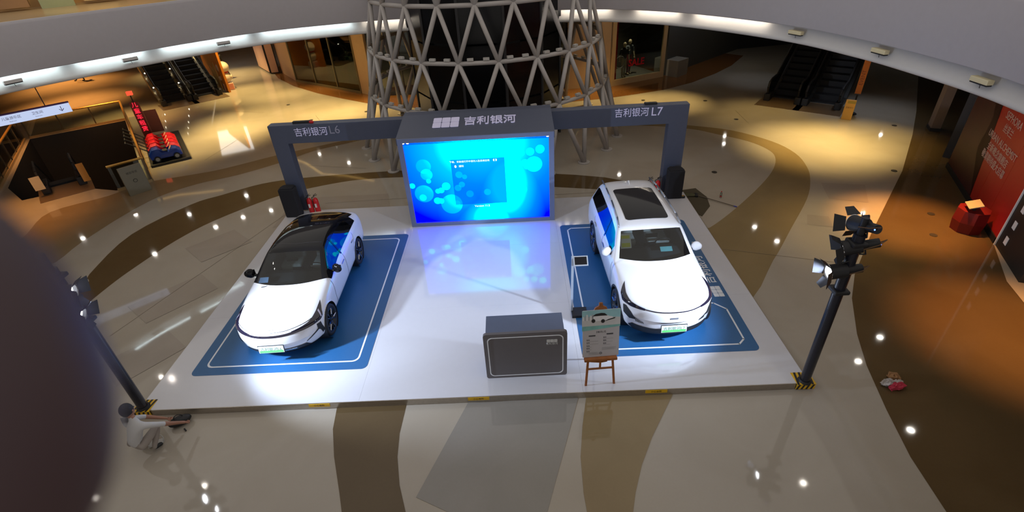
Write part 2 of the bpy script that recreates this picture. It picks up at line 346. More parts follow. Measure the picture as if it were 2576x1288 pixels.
# upper floor beyond the fascia at the top left: warm lit shop bay
uw = thing('shop_display', (-14.6, 20.2, 5.8), 'warm lit shop display bay on the upper gallery beyond the fascia', 'display', math.radians(37))
B().box((0, 2.6, 1.2), (9, .15, 2.4)).obj('back_panel', mat('warm_board', (.55, .33, .13), .5), uw)
for i in range(7): B().box((-3.9 + i * 1.3, 1.6, .35 + .1 * (i % 2)), (1.0, .5, .7)).obj('counter', mat('counter_%d' % (i % 3), [(.6, .42, .2), (.4, .22, .1), (.35, .4, .25)][i % 3], .4), uw)
for i in range(12): B().box((-3.5 + i * .6, 1.4, .72 + .1 * ((i + 1) % 2)), (.1, .14, .14)).obj('goods', mat('goods_%d' % (i % 2), [(.8, .8, .75), (.3, .5, .3)][i % 2], .4), uw)
spot('upper_spot', (-14, 18.5, 8.6), (-14.6, 20.4, 5.8), 160, WARM, 100, .8, .2); spot('upper_spot', (-9, 22.5, 8.6), (-9.5, 23, 5.8), 100, WARM, 100, .8, .2)

# ------------------------------------------------------------------ atrium downlights (outside the frame, mirrored by the polished stone)
HL = [(-13.6,13.49),(-12.87,14.98),(-10.94,14.78),(-9.57,16.01),(-9.58,13.81),(-10.66,12.35),(-8.97,14.39),(-8.2,14.77),(-7.22,7.24),(-7.61,7.43),(-7.15,4.77),(-5.42,4.91),(-5.17,4.62),(6.54,12.24),(6.81,11.45),(9.82,12.72),(8.23,19.3),(7.92,18.52),(13.9,18.58),(3.49,4.7),(7.22,7.66),(6.42,7.03),(6.37,5.43),(4.87,7.18),(-8.13,19.66),(-6.62,18.55),(3.48,16.18),(1.91,15.82),(4.17,4.57),(-3.27,16.5)]
M_DL = emit('downlight_disc', (1, .93, .82), 90)
proto = None
def inside(x, y, poly):
    c = False
    for i in range(len(poly)):
        (x0, y0), (x1, y1) = poly[i - 1], poly[i]
        if (y0 > y) != (y1 > y) and x < (x1 - x0) * (y - y0) / (y1 - y0) + x0: c = not c
    return c
for x, y in HL:
    g = 1 + 4.27 / 7.45; low = not inside(x * g, y * g, RING); g2 = 1 + 5.8 / 7.45
    if not low and not inside(x * g2, y * g2, RING): continue
    f = g if low else 1 + 9.5 / 7.45
    if proto is None:
        t = thing('ceiling_light', (0, 0, 0), 'round recessed downlight hung high over the atrium', 'light', 0, 'atrium downlights')
        B().lathe([(.0, .14), (.19, .14), (.19, 0), (.15, 0)], n=20).obj('housing', M_BLACK, t)
        B().cyl((0, 0, .01), (0, 0, .02), .15, .15, 20).obj('lens', M_DL, t)
        proto = t
    else: t = copy_tree(proto)
    t.location = (x * f, y * f, 4.25 if low else 9.5)
    if low: t.scale = (.55, .55, .45)

M_STREAK = emit('streak_glow', (1, .60, .18), 1.6)
for k, (pp, wd, m) in enumerate([([(-9.16, 19.38), (-8.4, 18.78), (-7.4, 17.63), (-6.42, 17.33), (-5.24, 16.74)], .14, M_STREAK), ([(-13.23, 15.74), (-12.19, 16.39), (-10.71, 16.61)], .16, M_STREAK)]):
    f = 1 + 4.26 / 7.45
    o = strip([(x * f, y * f) for x, y in pp], wd, 4.26, m, 'cove_light', None)  # glowing strips added so the polished floor mirrors golden streaks
    tag(o, 'warm glowing strip added under the gallery soffit to mirror as a golden floor streak', 'light', 'added warm streak strips')
tag(B().box((-20.0, 34.6, 4.27), (2.0, 5.5, .04), Matrix.Rotation(.5, 3, 'Z')).obj('added_glare_panel', emit('panel_white', (1, .98, .95), 2.2)), 'large white glowing panel added under the soffit to mirror as floor glare', 'light')  # added glowing panel, unseen; its reflection makes the white glare on the floor

# ------------------------------------------------------------------ exhibition stage
ST = .15; X0, X1, Y0, Y1 = -7.40, 5.14, 6.43, 14.35
stage = thing('exhibition_stage', (0, 0, 0), 'low white glossy show platform with steel edge under both cars', 'stage')
xs = [X0, -3.2, 1.0, X1]; ys = [Y0, 9.1, 11.7, Y1]
for i in range(3):
    for j in range(3):
        B().box(((xs[i] + xs[i + 1]) / 2, (ys[j] + ys[j + 1]) / 2, ST - .02), (xs[i + 1] - xs[i] - .002, ys[j + 1] - ys[j] - .002, .04)).obj('floor_panel', M_STAGE, stage)
B().box(((X0 + X1) / 2, (Y0 + Y1) / 2, ST / 2 - .02), (X1 - X0 - .02, Y1 - Y0 - .02, ST - .04)).obj('substructure', M_BLACK, stage)
for c, d in [(((X0 + X1) / 2, Y0 - .006, ST / 2), (X1 - X0, .014, ST)), ((X0 - .006, (Y0 + Y1) / 2, ST / 2), (.014, Y1 - Y0, ST)), ((X1 + .006, (Y0 + Y1) / 2, ST / 2), (.014, Y1 - Y0, ST)), (((X0 + X1) / 2, Y1 + .006, ST / 2), (X1 - X0, .014, ST))]:
    B().box(c, d).obj('edge_trim', M_STEEL, stage, .002)
for x in (-3.95, -.95, 2.35):
    B().box((x, Y0 - .016, .10), (.40, .008, .07)).obj('warning_sticker', M_YEL, stage)
    text('warning_text', '小心台阶', .05, M_BLACK, stage, Matrix.Translation((x, Y0 - .021, .10)) @ XZ, .001)
def mat_piece(poly, name='floor_mat'):
    return poly
def carmat(cx, x0, x1, y0, y1, label):
    t = thing('car_mat', ((x0 + x1) / 2, (y0 + y1) / 2, ST), label, 'mat', 0)
    w_, h_ = x1 - x0, y1 - y0
    fill('sheet', [rrect(w_, h_, .12)], .001, M_BLUE, t, .004)
    return t, w_, h_
def outline(t, w_, h_, m, z=.0062, wd=.035, loops=None, name='outline'):
    a = rrect(w_, h_, .14); b = rrect(w_ - 2 * wd, h_ - 2 * wd, .12)
    return fill(name, [a, b], z, m, t)
mL, w_, h_ = carmat(0, -6.86, -3.25, 7.26, 12.56, 'blue rectangular mat with white outline under the black-roofed saloon')
outline(mL, w_ - .42, h_ - .42, M_WHITE)
mR, w_, h_ = carmat(0, 1.10, 4.63, 7.30, 12.62, 'blue rectangular mat with white outline and lettering under the white SUV')
o = strip([(-w_/2+.2, -h_/2+.3), (-w_/2+.3, -h_/2+.2), (w_/2-.35, -h_/2+.2), (w_/2-.21, -h_/2+.34), (w_/2-.21, -h_/2+1.3), (w_/2-.42, -h_/2+1.52), (w_/2-.75, -h_/2+1.6)], .035, .0065, M_WHITE, 'outline', mR)
strip([(-w_/2+.2, -h_/2+.3), (-w_/2+.2, h_/2-.3), (-w_/2+.3, h_/2-.2), (w_/2-.35, h_/2-.2), (w_/2-.21, h_/2-.34), (w_/2-.21, h_/2-1.2)], .035, .0065, M_WHITE, 'outline', mR)
def emblem(parent, M, w, h, m, ext=.006, rows=2, name='emblem'):
    for i in range(3):
        for j in range(rows):
            cw, ch = w / 3, h / rows
            B().prism(rrect(cw * .94, ch * .94, min(cw, ch) * .12, 3, -w / 2 + cw * (i + .5), -h / 2 + ch * (j + .5)), 0, ext, M).obj(name, m, parent)
RT = Matrix.Translation((w_ / 2 - .24, -.85, .006)) @ Matrix.Rotation(PI / 2 * 1, 4, 'Z')
text('lettering', '吉利银河', .30, M_WHITE, mR, Matrix.Translation((w_ / 2 - .20, .18, .0055)) @ Matrix.Rotation(PI / 2, 4, 'Z'), .0005, bold=.002)
emblem(mR, Matrix.Translation((w_ / 2 - .20, -.72, .0055)) @ Matrix.Rotation(PI / 2, 4, 'Z'), .40, .24, M_WHITE, .001)

# portal with three signs
PT = thing('sign_portal', (0, 14.4, ST), 'slate grey show gate with two posts and lettered beam behind the cars', 'portal')
pw = .46; px0, px1 = -7.26, 4.98
B().box(((px0 + px0 + pw) / 2, .15, 1.375), (pw, .30, 2.75)).obj('post', M_GREYP, PT, .006)
B().box((px1 - .27, .15, 1.375), (.54, .30, 2.75)).obj('post', M_GREYP, PT, .006)
B().box(((px0 - 3.25) / 2, .15, 2.49), (-3.25 - px0, .302, .55)).obj('beam', M_GREYP, PT, .006)
B().box(((px1 + 1.0) / 2, .15, 2.49), (px1 - 1.0, .302, .55)).obj('beam', M_GREYP, PT, .006)
B().prism([(-1.40, 2.68), (0.0, 2.87), (.30, 2.87), (.30, .05), (.1, .05), (.1, 2.5), (-1.40, 2.5)], -3.25, 1.0, frame((0, 1, 0), (0, 0, 1), (0, 0, 0))).obj('canopy', M_GREYP, PT)
M_SIGN = mat('sign_letter', (.62, .60, .80), .4, emit=(.55, .52, .8), es=.12)
text('lettering', '吉利银河', .27, M_SIGN, PT, Matrix.Translation((-6.03, -.006, 2.53)) @ XZ, .008, sx=.92)
text('lettering', 'L6', .34, mat('unlit_letter', (.3, .3, .38), .4), PT, Matrix.Translation((-5.33, -.006, 2.56)) @ XZ, .008)
text('lettering', '吉利银河', .27, M_SIGN, PT, Matrix.Translation((3.33, -.006, 2.59)) @ XZ, .008, sx=.92)
text('lettering', 'L7', .34, M_SIGN, PT, Matrix.Translation((4.05, -.006, 2.59)) @ XZ, .008)
sl = Vector((0, 1.4, .19)).normalized(); SF = frame((1, 0, 0), sl, (-.0, -.68, 2.785))
text('lettering', '吉利银河', .52, M_SIGN, PT, SF @ Matrix.Translation((-.74, .08, 0)), .012, bold=.004, sx=.71)
emblem(PT, SF @ Matrix.Translation((-1.96, .08, 0)), .74, .60, M_SIGN, .014)
B().box((-6.3, .18, 2.79), (.5, .12, .06)).obj('cable_tray', M_BLACK, PT)
B().box((3.9, .18, 2.79), (.35, .12, .05)).obj('cable_tray', M_BLACK, PT)
B().sph((-5.98, .1, 2.80), .06, (1.2, .6, .8)).obj('ribbon', M_RED, PT)

# LED screen
def screen_mat():
    m = bpy.data.materials.new('led_picture'); m.use_nodes = True; nt = m.node_tree; nt.nodes.clear(); L = nt.links
    def nd(t, **k):
        n = nt.nodes.new(t)
        for a, b in k.items(): setattr(n, a, b)
        return n
    out = nd('ShaderNodeOutputMaterial'); em = nd('ShaderNodeEmission'); L.new(em.outputs[0], out.inputs[0])
    tc = nd('ShaderNodeTexCoord'); sp = nd('ShaderNodeSeparateXYZ'); L.new(tc.outputs['Object'], sp.inputs[0])
    def mth(op, a, b=None, c=None, clamp=False):
        n = nd('ShaderNodeMath', operation=op); n.use_clamp = clamp
        for i, v in enumerate((a, b, c)):
            if v is None: continue
            if isinstance(v, (int, float)): n.inputs[i].default_value = v
            else: L.new(v, n.inputs[i])
        return n.outputs[0]
    X, Z = sp.outputs['X'], sp.outputs['Z']     # screen coordinates: x -2..2, z 0..2.45
    def blob(cx, cz, r, soft, amp, ax=1., az=1.):
        dx = mth('MULTIPLY', mth('SUBTRACT', X, cx), ax); dz = mth('MULTIPLY', mth('SUBTRACT', Z, cz), az)
        d = mth('SQRT', mth('ADD', mth('MULTIPLY', dx, dx), mth('MULTIPLY', dz, dz)))
        return mth('MULTIPLY', mth('DIVIDE', mth('SUBTRACT', r + soft, d), soft, clamp=True), amp)
    base = blob(.15, 2.3, .45, 1.9, .95, .75, .9)
    for a in [blob(.75, 1.1, .4, 1.0, .95, 1.1, .7), blob(-.5, .9, .3, .9, .55), blob(.25, .0, .35, .8, .9)]: base = mth('MAXIMUM', base, a)
    rnd = random.Random(3)
    cs = [(-1.9,1.18,.075,.6),(-1.6,.92,.26,.35),(-1.65,.8,.09,.4),(-1.42,1.3,.06,.45),(-1.25,.68,.1,.5),(-1.15,.67,.08,.5),(-1.1,1.0,.08,.4),(-.95,1.12,.11,.45),(-1.2,.98,.07,.4),(-.85,.55,.3,.3),(-.7,.56,.09,.35),(-1.45,1.5,.16,.25),(1.45,2.02,.10,.6),(1.72,2.08,.11,.6),(1.2,2.0,.09,.45),(1.3,1.7,.1,.3),(1.55,1.65,.22,.25),(1.35,1.6,.08,.4),(1.0,1.72,.18,.3),(-.55,1.45,.09,.4),(-.4,1.38,.06,.45),(-.5,1.15,.08,.3),(-.3,.85,.1,.25),(.2,.88,.09,.3),(-.62,1.05,.09,.3),(1.2,.9,.12,.2),(-1.5,1.75,.2,.15)]
    for cx, cz, r, a in cs: base = mth('ADD', base, blob(cx, cz, r, .015, a))
    base = mth('MINIMUM', base, 1.0)
    def inside(v, lo, hi): return mth('MULTIPLY', mth('GREATER_THAN', v, lo), mth('LESS_THAN', v, hi))
    win = mth('MULTIPLY', inside(X, -.74, .74), inside(Z, .52, 1.90))
    base = mth('MULTIPLY', base, mth('SUBTRACT', 1.0, mth('MULTIPLY', win, .38)))
    cr = nd('ShaderNodeValToRGB'); L.new(base, cr.inputs[0]); e = cr.color_ramp.elements
    e[0].position = 0; e[0].color = (0, .0, .62, 1); e[1].position = 1; e[1].color = (0, .42, .62, 1)
    k = cr.color_ramp.elements.new(.40); k.color = (0, .042, .62, 1); k = cr.color_ramp.elements.new(.68); k.color = (0, .105, .62, 1)
    L.new(cr.outputs[0], em.inputs[0]); em.inputs[1].default_value = 6.0
    return m
SCR = thing('led_screen', (-1.12, 13.0, ST), 'large lit LED wall showing blue and cyan light bubbles', 'screen')
sw, sh = 4.20, 2.68
B().box((0, .42, sh / 2), (sw - .04, .78, sh - .02)).obj('cabinet', M_GREYP, SCR)
fr = B()
for c, d in [((0, 0, .055), (sw, .10, .11)), ((0, 0, sh - .055), (sw, .10, .11)), ((-sw / 2 + .07, 0, sh / 2), (.14, .10, sh - .22)), ((sw / 2 - .07, 0, sh / 2), (.14, .10, sh - .22))]: fr.box(c, d)
fr.obj('frame', M_FRAME, SCR)
pn = B(); pn.box((0, .02, 1.225), (sw - .28, .04, 2.45)); po = pn.obj('display_panel', screen_mat(), SCR, loc=(0, 0, .115))
M_SCRW = emit('screen_text', (.85, 1, 1), 1.6)
def sc_text(s, size, x, z, nm='caption'):
    text(nm, s, size, M_SCRW, SCR, Matrix.Translation((x, -.002, z + .115)) @ XZ, .0008)
sc_text('下载、安装或打开中请勿入驻系统应用', .065, -.22, 1.83); sc_text('通知', .07, -.46, 1.70); sc_text('Version 11.2', .085, .02, .45); sc_text('◖ ◗', .09, .48, 1.83)
B().sph((-.62, -.001, 1.70 + .115), .04, (.7, .03, 1)).obj('cursor', M_SCRW, SCR)
for x in (-1.95, -1.83, 1.93): B().sph((x, -.005, 2.43 + .115), .022, (1.6, .2, .8)).obj('status_lamp', emit('status_white', (1, 1, 1), 3), SCR)

# reception counter
CT = thing('reception_counter', (-.03, 6.87, ST), 'grey reception counter with white outline panel at stage front', 'counter', math.radians(.6))
cw, chh = 1.50, 1.10
B().box((0, .30, chh / 2 + .0), (cw - .06, .50, chh)).obj('body', mat('blue_grey_side', (.10, .125, .20), .45), CT, .005)
B().prism(rrect(cw + .04, chh + .02, .06), 0, .06, frame((1, 0, 0), (0, 0, 1), (0, .06, chh / 2 + .005))).obj('front_panel', mat('charcoal_front', (.125, .115, .12), .5), CT)
a = rrect(cw - .10, chh - .12, .09); b_ = rrect(cw - .135, chh - .155, .08)
o = fill('outline', [a, b_], 0, M_WHITE, CT, .004); o.data.transform(frame((1, 0, 0), (0, 0, 1), (0, -.003, chh / 2 + .0)))
emblem(CT, Matrix.Translation((.49, -.003, chh - .20)) @ XZ, .20, .075, mat('counter_letter', (.55, .55, .53), .5), .004, 1)
text('lettering', '吉利银河', .055, MATS['counter_letter'], CT, Matrix.Translation((.49, -.002, chh - .275)) @ XZ, .002)

# easel with poster
EZ = thing('display_easel', (1.33, 6.62, ST), 'orange-brown wooden display easel at the stage front edge', 'easel', math.radians(3))
for s in (-1, 1): B().box((s * .245, .02, .30), (.04, .03, .66), Matrix.Rotation(-s * .07, 3, 'Y') @ Matrix.Rotation(-.14, 3, 'X')).obj('leg', M_WOOD, EZ)
B().box((0, .42, .72), (.035, .03, 1.56), Matrix.Rotation(.30, 3, 'X')).obj('leg', M_WOOD, EZ)
B().box((0, .03, .37), (.48, .02, .035)).obj('crossbar', M_WOOD, EZ)
B().prism([(-.30, 0), (.30, 0), (.30, .05), (-.30, .05), (-.28, .01), (-.12, -.02), (0, -.04), (.12, -.02)], -.03, .05, frame((1, 0, 0), (0, 0, 1), (0, .05, .58))).obj('ledge', M_WOOD, EZ)
B().box((0, .05, .47), (.035, .02, .22)).obj('brace', M_WOOD, EZ)
B().box((0, .20, 1.10), (.03, .03, 1.15), Matrix.Rotation(-.14, 3, 'X')).obj('mast', M_WOOD, EZ)
B().prism([(-.12, 0), (.12, 0), (.10, .045), (.035, .08), (.03, .14), (-.03, .14), (-.035, .08), (-.10, .045)], -.015, .015, frame((1, 0, 0), (0, .14, .99), (0, .235, 1.60))).obj('clamp', M_WOOD, EZ)
PS = thing('poster_board', (1.33, 6.685, ST + .64), 'tall info poster with a car picture, resting on the wooden easel', 'poster', math.radians(3))
PF = frame((1, 0, 0), (0, .14, .99), (0, 0, 0))
pwid, phei = .66, .99
B().prism(rrect(pwid, phei, .01, 2, 0, phei / 2), -.012, 0, PF).obj('board', mat('poster_paper', (.46, .44, .45), .5), PS)
def patch(nm, poly, z, m): return B().prism(poly, z, z + .0012, PF).obj(nm, m, PS)
T = phei
patch('picture', [(-.34, T - .32), (.34, T - .32), (.34, T), (-.34, T)], .0005, mat('poster_sky', (.30, .55, .60), .5, noise=.3, nscale=4))
patch('beach', [(-.34, T - .32), (.34, T - .32), (.34, T - .17), (-.1, T - .13), (-.34, T - .15)], .002, mat('poster_sand', (.55, .55, .55), .5))
patch('sea_wash', [(-.34, T - .42), (-.1, T - .40), (.34, T - .36), (.34, T - .32), (-.34, T - .32)], .001, mat('poster_teal', (.20, .45, .42), .5, noise=.5, nscale=6))
for i in range(6): patch('building', [(-.33 + i * .033, T - .20), (-.305 + i * .033, T - .20), (-.305 + i * .033, T - .12 + .02 * (i % 3)), (-.33 + i * .033, T - .12 + .02 * (i % 3))], .0035, mat('bldg%d' % (i % 2), [(.7, .7, .7), (.4, .42, .45)][i % 2], .5))
patch('car_body', [(-.17, T - .20), (-.16, T - .12), (-.10, T - .09), (.0, T - .075), (.06, T - .08), (.13, T - .13), (.20, T - .15), (.21, T - .20), (.12, T - .215), (-.1, T - .225)], .0035, mat('poster_car', (.75, .75, .78), .4))
patch('car_roof', [(-.16, T - .12), (-.10, T - .075), (.0, T - .06), (.06, T - .07), (.11, T - .12), (.0, T - .118)], .005, M_BLACK)
for wx, wy in ((-.14, T - .215), (.03, T - .23)): patch('car_wheel', [(wx + .035 * math.cos(i * PI / 6), wy + .04 * math.sin(i * PI / 6)) for i in range(12)], .005, M_BLACK)
patch('car_bumper', [(.06, T - .235), (.24, T - .19), (.25, T - .165), (.12, T - .20)], .005, M_BLACK)
M_INK = mat('ink', (.06, .06, .07), .6); M_INKL = mat('ink_light', (.32, .31, .31), .6)
text('lettering', '【银河L7】', .045, M_INK, PS, PF @ Matrix.Translation((0, T - .46, .001)), .0006)
for bx, by in ((-.16, T - .53), (.16, T - .51)): patch('caption_bar', rrect(.12, .028, .006, 3, bx, by), .001, M_INK)
rl = random.Random(2)
for cx, ys_ in ((-.26, (.62, .68, .745, .80, .865)), (.04, (.58, .645, .71))):
    for yv in ys_:
        text('lettering', '智能', .03, M_INK, PS, PF @ Matrix.Translation((cx + .03, T - yv, .001)), .0005)
        ln = rl.uniform(.08, .22); patch('text_line', [(cx + .0, T - yv - .03), (cx + ln, T - yv - .03), (cx + ln, T - yv - .024), (cx, T - yv - .024)], .001, M_INKL)
for k in range(4):
    patch('text_line', [(.02, T - .80 - k * .016), (.28 - .03 * (k % 2), T - .80 - k * .016), (.28 - .03 * (k % 2), T - .794 - k * .016), (.02, T - .794 - k * .016)], .001, M_INKL)
    patch('text_line', [(-.22, T - .90 - k * .014), (-.02 - .03 * (k % 2), T - .90 - k * .014), (-.02 - .03 * (k % 2), T - .895 - k * .014), (-.22, T - .895 - k * .014)], .001, M_INKL)
B().torus((0, 0, 0), .02, .005, n=16, m=5).obj('seal', M_INK, PS).data.transform(PF @ Matrix.Translation((.0, .075, .002)))

# ------------------------------------------------------------------ cars
def build_car(root, S, W, mats, matf, wheels, wr, name_map):
    """S: stations (y, bow, zscale, zc, [11 (x,z)]) -> subdivided shell split into one mesh per part"""
    bm = bmesh.new(); rings = []
    for y, bow, zs, zc, P_ in S:
        idx = list(range(11)) + list(range(9, 0, -1)); ring = []
        for k, i in enumerate(idx):
            x, z = P_[i]; sg = 1 if k <= 10 else -1
            z = zc + (z - zc) * zs
            ring.append(bm.verts.new((sg * x, y + bow * (abs(x) / W) ** 2.8, z)))
        rings.append(ring)
    for i, (r0, r1) in enumerate(zip(rings, rings[1:])):
        for k in range(20):
            j = k if k < 10 else 19 - k
            f = bm.faces.new((r0[k], r0[(k + 1) % 20], r1[(k + 1) % 20], r1[k])); f.material_index = matf(i, j); f.smooth = True
    for r in (rings[0], rings[-1]):
        for k in range(10):
            a, b_, c, d = r[k], r[k + 1], r[(19 - k) % 20], r[(20 - k) % 20]
            q = []
            for v in (a, b_, c, d):
                if v not in q: q.append(v)
    bmesh.ops.recalc_face_normals(bm, faces=bm.faces[:])
    me = bpy.data.meshes.new('shell'); bm.to_mesh(me); bm.free()
    o = bpy.data.objects.new('shell', me); COL.objects.link(o)
    md = o.modifiers.new('s', 'SUBSURF'); md.levels = 3; md.render_levels = 3; md.boundary_smooth = 'PRESERVE_CORNERS'
    bpy.context.view_layer.update()
    me2 = bpy.data.meshes.new_from_object(o.evaluated_get(bpy.context.evaluated_depsgraph_get()))
    bpy.data.objects.remove(o)
    bm = bmesh.new(); bm.from_mesh(me2)
    bvh = BVHTree.FromBMesh(bm)
    for wy, wz in wheels:
        R = wr * 1.13
        for v in bm.verts:
            if abs(v.co.x) < W * .62: continue
            d = Vector((v.co.y - wy, v.co.z - wz)); L = d.length
            if R - .035 < L < R + .035: d *= R / L; v.co.y = wy + d.x; v.co.z = wz + d.y
        dead = [f for f in bm.faces if abs(f.calc_center_median().x) > W * .62 and math.hypot(f.calc_center_median().y - wy, f.calc_center_median().z - wz) < R - .004]
        bmesh.ops.delete(bm, geom=dead, context='FACES')
    bm.verts.ensure_lookup_table(); bm.verts.index_update()
    for mi, (nm, m) in enumerate(name_map):
        if nm == 'pillar_trim':
            fs = [f for f in bm.faces if f.material_index == mi]; seen = set()
            for f0 in fs:
                if f0 in seen: continue
                isl = set([f0]); st_ = [f0]
                while st_:
                    g_ = st_.pop()
                    for e_ in g_.edges:
                        for h_ in e_.link_faces:
                            if h_.material_index == mi and h_ not in isl: isl.add(h_); st_.append(h_)
                seen |= isl; vi = {}; vv_ = []; ff_ = []
                for g_ in isl:
                    ff_.append([vi.setdefault(v.index, len(vi)) for v in g_.verts])
                vv_ = [None] * len(vi)
                for g_ in isl:
                    for v in g_.verts: vv_[vi[v.index]] = tuple(v.co)
                m3 = bpy.data.meshes.new(nm); m3.from_pydata(vv_, [], ff_); link(nm, m3, m, root, True)
            continue
        for side in ((1, -1) if nm == 'side_window' else (0,)):
            b2 = bm.copy()
            bmesh.ops.delete(b2, geom=[f for f in b2.faces if f.material_index != mi or (side and f.calc_center_median().x * side < 0)], context='FACES')
            if not b2.faces: b2.free(); continue
            for f in b2.faces: f.material_index = 0; f.smooth = True
            m3 = bpy.data.meshes.new(nm); b2.to_mesh(m3); b2.free(); link(nm, m3, m, root)
    bm.free()
    return bvh
def decal(root, name, poly, az, bvh, m, eps=.004, step=.03, thick=0, sgn=1):
    """polygon in (s, z); s runs horizontally square to the ray; az: plan angle of the ray in degrees, 0 = from the nose"""
    a = math.radians(az); d = Vector((math.sin(a) * -1, math.cos(a), 0)); sax = Vector((math.cos(a), math.sin(a), 0))
    bm = bmesh.new(); f = bm.faces.new([bm.verts.new((s, z, 0)) for s, z in poly])
    for k in range(2):
        lo = min(p[k] for p in poly); hi = max(p[k] for p in poly); c = lo + step
        while c < hi:
            no = Vector((1, 0, 0)) if k == 0 else Vector((0, 1, 0)); co = no * c
            bmesh.ops.bisect_plane(bm, geom=bm.verts[:] + bm.edges[:] + bm.faces[:], plane_co=co, plane_no=no); c += step
    bmesh.ops.triangulate(bm, faces=bm.faces[:])
    for v in bm.verts:
        o_ = sax * v.co.x - d * 4; o_ = Vector((o_.x, o_.y, v.co.y))
        if az and abs(az) >= 80: o_ += Vector((0, 0, 0))
        h = bvh.ray_cast(o_, d)
        if h[0] is None: v.co = o_ + d * 3.2; v.tag = True
        else: n = h[1] if h[1].dot(d) < 0 else -h[1]; v.co = h[0] + n * eps; v.tag = False
    bmesh.ops.delete(bm, geom=[v for v in bm.verts if v.tag], context='VERTS')
    for f in bm.faces: f.smooth = True
    bmesh.ops.recalc_face_normals(bm, faces=bm.faces[:])
    me = bpy.data.meshes.new(name); bm.to_mesh(me); bm.free()
    return link(name, me, m, root)
def topdecal(root, name, poly, bvh, m, eps=.004, step=.08):
    bm = bmesh.new(); bm.faces.new([bm.verts.new((x, y, 3)) for x, y in poly])
    for k in range(2):
        lo = min(p[k] for p in poly); hi = max(p[k] for p in poly); c = lo + step
        while c < hi:
            no = Vector((1, 0, 0)) if k == 0 else Vector((0, 1, 0))
            bmesh.ops.bisect_plane(bm, geom=bm.verts[:] + bm.edges[:] + bm.faces[:], plane_co=no * c, plane_no=no); c += step
    bmesh.ops.triangulate(bm, faces=bm.faces[:])
    for v in bm.verts:
        h = bvh.ray_cast(v.co, Vector((0, 0, -1)))
        if h[0] is not None: v.co = h[0] + Vector((0, 0, eps))
    for f in bm.faces: f.smooth = True
    me = bpy.data.meshes.new(name); bm.to_mesh(me); bm.free(); return link(name, me, m, root)
def line_poly(pts, wd):
    L_ = []; R_ = []
    for i, p in enumerate(pts):
        a = Vector(pts[max(i - 1, 0)]); b_ = Vector(pts[min(i + 1, len(pts) - 1)]); t = (b_ - a).normalized()
        L_.append((p[0] - t.y * wd / 2, p[1] + t.x * wd / 2)); R_.append((p[0] + t.y * wd / 2, p[1] - t.x * wd / 2))
    return L_ + R_[::-1]
def wheel(root, x, y, r, wd, m_rim, m_acc, spokes=5):
    s = 1 if x > 0 else -1
    M = Matrix.Translation((x - s * wd / 2, y, r)) @ Matrix.Rotation(s * PI / 2, 4, 'Y')
    ri = r * .74
    w_ = B().lathe([(ri, -wd / 2), (r * .95, -wd / 2), (r, -wd * .3), (r, wd * .3), (r * .95, wd / 2), (ri, wd / 2 - .005), (ri, -wd / 2)], n=40, M=M).obj('wheel', M_RUB, root, smooth=True)
    B().lathe([(ri, wd / 2 - .004), (ri - .02, wd / 2 - .012), (ri - .03, .0), (.0, -.02)], n=36, M=M).obj('rim_well', M_BLACK, w_, smooth=True)
    b = B(); c = B()
    for k in range(spokes):
        a = 2 * PI * k / spokes
        for da in (-.20, .20):
            p0 = Vector((.04 * math.cos(a), .04 * math.sin(a), wd / 2 - .03)); p1 = Vector((ri * .96 * math.cos(a + da), ri * .96 * math.sin(a + da), wd / 2 - .016))
            q = M @ p0, M @ p1; b.cyl(q[0], q[1], .028, .018, 6)
        p0 = Vector((ri * .45 * math.cos(a + .1), ri * .45 * math.sin(a + .1), wd / 2 - .004)); p1 = Vector((ri * .97 * math.cos(a + .22), ri * .97 * math.sin(a + .22), wd / 2 + .004))
        c.cyl(M @ p0, M @ p1, .012, .01, 5)
    b.torus(M @ Vector((0, 0, wd / 2 - .012)), ri - .008, .012, (M.to_3x3()), 40, 6)
    b.cyl(M @ Vector((0, 0, wd / 2 - .04)), M @ Vector((0, 0, wd / 2 - .01)), .05, .045, 16)
    b.obj('spokes', m_rim, w_, smooth=True); c.obj('spoke_accent', m_acc, w_)
    B().cyl(M @ Vector((0, 0, -.12)), M @ Vector((0, 0, wd / 2 - .10)), r * .5, r * .5, 24).obj('brake_disc', mat('brake_steel', (.25, .25, .27), .3, .8), w_)
    # wheel well
    B().lathe([(r * 1.13, wd / 2 + .0), (r * 1.13, -wd - .05), (.02, -wd - .05)], n=40, M=M).obj('wheel_well', M_BLACK, root, smooth=True)
def mirror(root, x, y, z, m, s, stalk=M_BLACK):
    mm = B(); mm.sph((0, 0, 0), .105, (1.0, .62, 1.1), Matrix.Rotation(-s * .25, 3, 'Z'), 20, 12); mm.sph((s * .02, -.015, .005), 0.098, (1.05, .6, 1.0), Matrix.Rotation(-s * .35, 3, 'Z'), 16, 10)
    o = mm.obj('wing_mirror', m, root, smooth=True, loc=(x, y, z))
    B().box((s * .01, .055, 0), (.18, .012, .12), Matrix.Rotation(-s * .25, 3, 'Z')).obj('mirror_glass', M_CHROME, o)
    B().cyl((-s * .07, .01, -.05), (-s * .17, .03, -.10), .035, .03, 8).obj('stalk', stalk, o)
